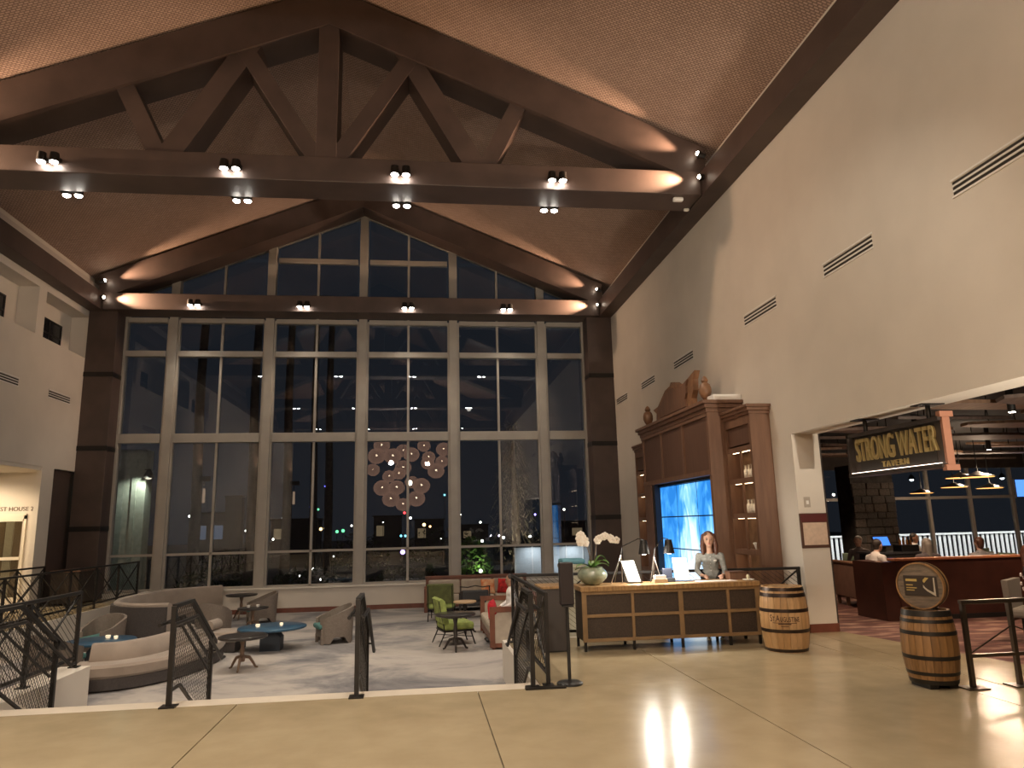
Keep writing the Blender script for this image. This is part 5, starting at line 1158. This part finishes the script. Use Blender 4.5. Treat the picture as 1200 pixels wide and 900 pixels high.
CHY = -3.0; ch = thing('globe_chandelier', 'cluster chandelier of amber glass globes mirrored in the great window', 'chandelier', (-.74, CHY, 5.7))
rnd = random.Random(5)
gl = B().sphere((0, 0, 0), .56, .56, .50, 20, 12); g0 = None
for gx, gy in ((130, 285), (110, 330), (175, 330), (215, 300), (250, 325), (300, 290), (315, 355), (380, 300), (375, 345), (350, 385), (95, 385), (200, 400), (160, 410), (215, 370), (250, 430), (290, 450), (130, 455), (190, 455), (165, 500), (270, 500), (217, 525), (320, 330)):
    p = aty(410 + gx/3.46, 440 + gy/3.46, 2*YD - CHY); q = Vector((p.x+.74, rnd.uniform(-.9, .9), p.z-5.7))
    if g0 is None: g0 = gl.build('glass_globe', GM, ch, True); o = g0; b0_ = B().sphere((0, 0, .05), .06, .06, .06, 10, 6).build('bulb', BULB, g0)
    else:
        o = bpy.data.objects.new('glass_globe', g0.data); COL.objects.link(o); o.parent = ch; bb_ = bpy.data.objects.new('bulb', b0_.data); COL.objects.link(bb_); bb_.parent = o
    s = rnd.uniform(.75, 1.05); o.location = q; o.scale = (s, s, s)
    B().bar((q.x, q.y, q.z+.49*s), (q.x, q.y, 6.2), .02).build('rod', STEEL, ch)
B().lathe([(1.6, 6.2), (1.6, 6.27)], 40).build('canopy', STEEL, ch); B().bar((0, 0, 6.25), (0, 0, roof(-.74)-5.7), .05).build('stem', STEEL, ch)
for lx, ly, lz in ((-1.2, .5, .3), (1.2, -.5, .3), (0, 0, -1.0)): point('lamp', (lx, ly, lz), 1250, (1, .87, .72), .15, ch)
# ================================================================== OUTSIDE
GRD = mat('night_paving', (.035, .035, .035), .7, noise=.3, nscale=.6)
st(B().box(-60, 23.3, -.9, 70, 160, -.75).build('ground', GRD))
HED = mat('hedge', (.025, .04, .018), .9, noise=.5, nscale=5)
# exterior pale pier with lamp left of the window
t = thing('exterior_pier', 'pale exterior pier outside the glass beside the walkway', 'pier', (-9.45, 25.6, -.75)); bx('shaft', mat('pier_pale', (.34, .36, .30), .8, noise=.1), t, -.55, -.3, 0, .42, .3, 5.3, c=.02); bx('plinth', MATS['pier_pale'], t, -.62, -.36, 0, .49, .36, .4, c=.02); bx('groove_strip', MATS['pier_pale'], t, .0, -.34, .4, .14, -.29, 5.0)
t = thing('exterior_lantern', 'cone wall lantern glowing on the exterior pier', 'lantern', (-8.95, 25.3, 3.6)); B().lathe([(.05, .3), (.2, 0)], 16).build('shade', STEEL, t, True); B().sphere((0, 0, .02), .11, .11, .06, 12, 6).build('bulb', emis('lantern_bulb', (1, .85, .6), 1.5), t); B().bar((-.5, .05, .3), (0, 0, .28), .03).build('arm', STEEL, t); spot('lamp', (.05, -.35, .1), (-.5, .02, -1.1), 110, 110, .8, (.95, 1, .8), .05, t)
# palms
BARK = mat('palm_bark', (.07, .055, .045), .9, noise=.3, nscale=6); FRD = mat('palm_frond', (.02, .035, .015), .7)
def palm(label, loc, h, r=.19, lit=False):
    o = thing('palm_tree', label, 'tree', loc); n = 14
    B().tube([(0.05*math.sin(k*.5), 0, h*k/n) for k in range(n+1)], [r*(1.25 - .4*k/n + (.04 if k % 2 else 0)) for k in range(n+1)], 12).build('trunk', BARK, o, True)
    for k in range(12):
        a = k*2*math.pi/12 + random.uniform(-.1, .1); L_ = random.uniform(.8, 1.1); b = B(); pts = []
        for j in range(9):
            u = j/8; x = L_*u; z_ = h + .35*u - .7*u*u; w_ = .25*math.sin(math.pi*(.1+.85*u))
            for s in (-1, 0, 1): pts.append(((x*math.cos(a) - s*w_*math.sin(a)), (x*math.sin(a) + s*w_*math.cos(a)), z_ - (abs(s)*.14)))
        b.add(pts, [(3*j+i, 3*j+i+1, 3*j+i+4, 3*j+i+3) for j in range(8) for i in range(2)]).build('frond', FRD, o)
    return o
for i, (px, h, Y) in enumerate(((228, 12.0, 32), (294, 12.35, 33), (335, 13.3, 36), (384, 15.3, 42), (366, 16.6, 46))):
    p = aty(px, 600, Y); palm(['tall palm outside in the window bay next to the pale pier', 'tall palm outside behind the dark slab tower', 'palm with collar lamp in the second bay from the pier', 'slim palm hung with blue lights outside', 'slim palm far off beside the blue lit palm'][i], (p.x, Y, -.75), h + .75)
    if i < 3:
        t = thing('trunk_lamp', 'tall glowing collar lamp on a palm trunk outside', 'lamp', (p.x+.36, Y-.1, 3.0), 0, 'palm trunk lamps'); B().cyl((0, 0, .0), (0, 0, .6), .06, .05, 12).build('glow_tube', emis('collar_glow', (1, .66, .42), .28), t, True); bx('bracket', STEEL, t, -.45, -.05, .9, .25, .05, 1.1); B().bar((0, 0, .7), (0, 0, 1.0), .03).build('rod', STEEL, t)
        spot('lamp', (0, -.25, 1.15), (-.25, .1, 3.2), 60, 50, .7, WARM2, .05, t)
# feathery lit tree right of centre
p = aty(604, 640, 30); t = thing('feathery_tree', 'tall feathery pale tree outside the window near the glowing balustrade', 'tree', (p.x, 30, -.75))
B().tube([(0, 0, 0), (.05, 0, 2.2), (0, .05, 4.4), (0, 0, 6.6)], [.22, .17, .11, .04], 10).build('trunk', BARK, t, True)
rnd = random.Random(9); b = B()
for k in range(1500):
    z_ = rnd.uniform(.5, 6.8); R_ = 1.25*(1 - (z_/7.4)**1.6) + .12; a = rnd.uniform(0, 6.283); r = R_*rnd.uniform(.35, 1); ln = rnd.uniform(.25, .6); p0 = Vector((r*math.cos(a), r*math.sin(a), z_)); d = Vector((math.cos(a)*.45, math.sin(a)*.45, rnd.uniform(-.9, .5))); side = Vector((-math.sin(a), math.cos(a), 0))*.018
    p1 = p0 + d*ln; b.add([p0-side, p0+side, p1], [(0, 1, 2)])
stuff(b.build('foliage', mat('feather_leaf', (.16, .145, .10), .8, noise=.3, nscale=6), t, fixn=False))
t = thing('ground_floodlight', 'small floodlight at the foot of the feathery tree', 'floodlight', (p.x+.3 if False else 4.6, 27.6, -.75)); bx('case', BLACK, t, -.12, -.1, 0, .12, .1, .18, c=.02); bx('lens', emis('flood_lens', (1, .85, .6), 8), t, -.09, .1, .04, .09, .108, .15); spot('lamp', (0, .15, .15), (-.8, 2.4, 3.2), 800, 75, .6, (1, .82, .56), .05, t)
# glowing balustrade outside
t = thing('glass_balustrade', 'white lit balustrade outside the right window bays', 'railing', (5.0, 26.2, -.75)); GP = mat('frosted_panel', (.55, .58, .58), .35)
for k in range(7): bx('panel', GP, t, -1.62+k*.62, 0, .75, -1.05+k*.62, .02, 1.74)
for k in range(8): bx('post', WHITE, t, -1.67+k*.62, -.03, 0, -1.63+k*.62, .03, 1.78)
bx('led_handrail', emis('led_rail', (.92, .97, 1), 2.6), t, -1.7, -.05, 1.79, 2.75, .05, 1.86); bx('rail', STEEL, t, -1.7, -.03, 1.74, 2.75, .05, 1.79)
spot('lamp', (.4, -.5, 1.82), (.4, .0, .8), 38, 150, .8, (.9, .96, 1), .3, t); spot('lamp', (-1.0, -.5, 1.82), (-1.0, 0, .8), 34, 150, .8, (.9, .96, 1), .3, t)  # bare spots without fixtures, added to brighten the panels
p = aty(652, 610, 34); t = thing('blue_lit_column', 'tall column with its own blue glow outside the right window bay', 'column', (p.x, 34, -.75)); bx('shaft', emis('blue_wash_glow', (.04, .13, .34), .12), t, -.18, -.18, 0, .18, .18, 3.4, c=.02); bx('cap', STEEL, t, -.22, -.22, 3.4, .22, .22, 3.5)  # blue light is emitted by the shaft material, no lamp shines on it
# dark slab tower, far buildings
t = thing('slab_tower', 'dark rectangular slab tower standing among the palms', 'tower', (aty(274, 620, 40).x, 40, -.75)); bx('body', mat('tower_dark', (.02, .02, .022), .7), t, -.42, -.3, 0, .42, .3, 4.3); bx('cap', STEEL, t, -.46, -.34, 4.3, .46, .34, 4.4)
BLD = mat('far_wall', (.03, .03, .034), .8); LW = emis('far_window', (1, .7, .38), .14); LWC = emis('far_window_cool', (.5, .6, .8), .12)
for px0, px1, py, Y, lab in ((225, 272, 603, 70, 'low far building with cool lit windows beyond the palms'), (318, 372, 610, 80, 'far dark building behind the palm with collar lamp'), (438, 470, 606, 80, 'dark far building at the edge of the middle bay'), (486, 520, 610, 75, 'far building with an orange lit window'), (540, 572, 616, 85, 'small far building behind the green bush'), (650, 690, 612, 80, 'far building past the blue lit column')):
    a, b_ = aty(px0, py, Y), aty(px1, py, Y); t = thing('far_building', lab, 'building', ((a.x+b_.x)/2, Y, -.75)); w_ = b_.x-a.x; H_ = a.z+.75
    bx('wall', BLD, t, -w_/2, 0, 0, w_/2, 4, H_); bx('roof', STEEL, t, -w_/2-.15, -.15, H_, w_/2+.15, 4.1, H_+.15)
    nw = max(2, int(w_/1.3))
    for k in range(nw): bx('window', LWC if px0 < 300 else (LW if (k*7+px0) % 3 == 0 else BLACK), t, -w_/2+.3+k*(w_-.6)/nw, -.02, H_*.45, -w_/2+.3+(k+.7)*(w_-.6)/nw, .0, H_*.75)
# night lights
cols = {'white': ((1, .93, .8), 7), 'warm': ((1, .6, .2), 6), 'blue': ((.12, .12, 1), 5), 'green': ((.15, .8, .3), 2.5), 'red': ((1, .05, .05), 5), 'cyan': ((.2, .9, 1), 4), 'violet': ((.45, .3, 1), 6)}
LS = [(225, 588, 'white', .16), (222, 605, 'white', .14), (226, 617, 'white', .1), (263, 632, 'white', .1), (288, 622, 'white', .12), (331, 607, 'white', .1), (320, 632, 'white', .13), (333, 621, 'white', .22), (364, 594, 'blue', .16), (383, 580, 'blue', .12), (381, 570, 'blue', .1), (365, 580, 'blue', .1), (373, 597, 'green', .14), (376, 620, 'warm', .2), (381, 619, 'warm', .18), (384, 615, 'warm', .1), (395, 623, 'green', .2), (402, 622, 'green', .22), (412, 616, 'white', .12), (391, 652, 'white', .08), (474, 601, 'red', .16), (481, 607, 'white', .16), (497, 615, 'warm', .22), (504, 617, 'warm', .14), (470, 628, 'cyan', .14), (475, 628, 'cyan', .14), (472, 647, 'violet', .26), (521, 580, 'cyan', .12), (563, 612, 'white', .14), (565, 634, 'white', .18), (590, 630, 'white', .18), (627, 603, 'violet', .14), (661, 597, 'white', .14), (540, 603, 'white', .08), (517, 631, 'white', .1), (367, 667, 'white', .14), (351, 675, 'white', .1), (376, 679, 'white', .12), (449, 612, 'white', .08), (604, 600, 'white', .08)]
for px, py, c, r in LS:
    Y = 60.0 if py < 640 else 33.0
    p = aty(px, py, Y); s = r*.62 if Y > 50 else r*.4
    gz = p.z + .75
    o = thing('night_light', 'small %s light glowing in the dark grounds beyond the window' % c, 'light', (p.x, p.y, -.75), 0, '%s lights in the night grounds' % c)
    B().sphere((0, 0, gz), s, s, s, 10, 6).build('globe', emis('night_%s' % c, *cols[c]), o, True); B().bar((0, 0, 0), (0, 0, max(.05, gz - s*.8)), .04).build('pole', STEEL, o)
# lit bush, hedges
def bush(label, loc, rx, ry, rz_, m_, n=500, seed=1):
    rnd = random.Random(seed); o = thing('garden_bush', label, 'bush', loc); b = B()
    for k in range(n):
        a = rnd.uniform(0, 6.283); u = rnd.uniform(0, 1); r = math.sqrt(1-u*u); s = rnd.uniform(.75, 1); p = Vector((rx*r*math.cos(a)*s, ry*r*math.sin(a)*s, .15+rz_*u*s)); d = Vector((rnd.uniform(-1, 1), rnd.uniform(-1, 1), rnd.uniform(-.3, 1))).normalized(); e = d.cross(Vector((.3, .5, .8))).normalized()*.07
        b.add([p-e, p+e, p+d*.22], [(0, 1, 2)])
    stuff(b.build('foliage', m_, o, fixn=False)); B().tube([(0, 0, 0), (0, 0, rz_*.7)], [.06, .03], 6).build('stem', BARK, o)
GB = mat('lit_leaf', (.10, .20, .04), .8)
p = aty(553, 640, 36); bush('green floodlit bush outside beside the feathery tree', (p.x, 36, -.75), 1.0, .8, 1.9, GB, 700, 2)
t = thing('bush_lamp', 'short garden lamp before the floodlit green bush', 'lamp', (p.x+.3, 34.6, -.75)); B().cyl((0, 0, 0), (0, 0, .4), .05).build('post', BLACK, t); B().sphere((0, 0, .46), .09).build('bulb', emis('bush_bulb', (1, 1, .7), 4), t); point('lamp', (0, .25, .6), 24, (.9, 1, .55), .05, t)
for i, (px, Y, w_, h_) in enumerate(((250, 29, 1.5, 1.1), (360, 29, 1.5, 1.0), (475, 29, 1.6, .9), (265, 37, 1.6, 1.5), (420, 45, 2, 2.2), (520, 50, 3.0, 2.4), (630, 44, 2.6, 2.2))):
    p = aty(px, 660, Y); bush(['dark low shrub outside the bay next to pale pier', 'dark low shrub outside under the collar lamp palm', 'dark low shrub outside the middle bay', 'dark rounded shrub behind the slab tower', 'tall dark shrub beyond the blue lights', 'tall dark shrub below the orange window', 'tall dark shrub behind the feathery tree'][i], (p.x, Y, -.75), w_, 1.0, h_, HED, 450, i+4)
# white balustrade outside the tavern
t = thing('white_balustrade', 'white picket balustrade on the terrace outside the tavern windows', 'railing', (22, 29.0, -.1)); WP = mat('white_picket', (.8, .8, .78), .5)
st(B().box(11, 22.2, -.6, 34, 29.6, -.1).build('floor_terrace', mat('terrace', (.25, .24, .22), .7)))
pk = B().box(-.055, -.02, .1, .055, .02, 1.04).build('picket', WP, t); pk.location = (-8.5, 0, 0)
for k in range(1, 68):
    c = bpy.data.objects.new('picket', pk.data); COL.objects.link(c); c.parent = t; c.location = (-8.5+k*.225, 0, 0)
bx('top_rail', WP, t, -8.6, -.08, 1.04, 6.8, .08, 1.12, c=.01); bx('bottom_rail', WP, t, -8.6, -.04, .06, 6.8, .04, .12)
for k in range(4):
    l_ = thing('added_terrace_lamp', 'added hanging lamp brightening the white balustrade', 'lamp', (15.5+k*4, 26.8, 3.2), 0, 'added terrace lamps'); B().lathe([(.04, .2), (.16, 0)], 14).build('shade', STEEL, l_, True); B().sphere((0, 0, .02), .08).build('bulb', emis('added_terrace_bulb', (.95, 1, 1), 10), l_); B().bar((0, 0, .2), (0, 0, 1.0), .015).build('cord', BLACK, l_); spot('lamp', (0, 0, -.1), (0, 2.2, -2.2), 650, 120, .7, (1, .98, .93), .1, l_)  # lamps added to brighten the pickets
st(B().box(11, 22.2, 4.2, 34, 28.0, 4.3).build('ceiling_terrace', DKC))
# ================================================================== recentre things built in world coordinates
def recentre(o):
    kids = [c for c in o.children]
    xs, ys, zs = [], [], []
    for c in kids:
        if c.type == 'MESH':
            for v in c.bound_box: p = Vector(v) + c.location; xs.append(p.x); ys.append(p.y); zs.append(p.z)
    if not xs: return
    b = Vector(((min(xs)+max(xs))/2, (min(ys)+max(ys))/2, min(zs))); o.location = o.location + b
    for c in kids: c.location = c.location - b
for o in [o for o in COL.objects if o.type == 'EMPTY' and o.parent is None]:
    if o.location.length < 1e-6 and o.rotation_euler.z == 0: recentre(o)
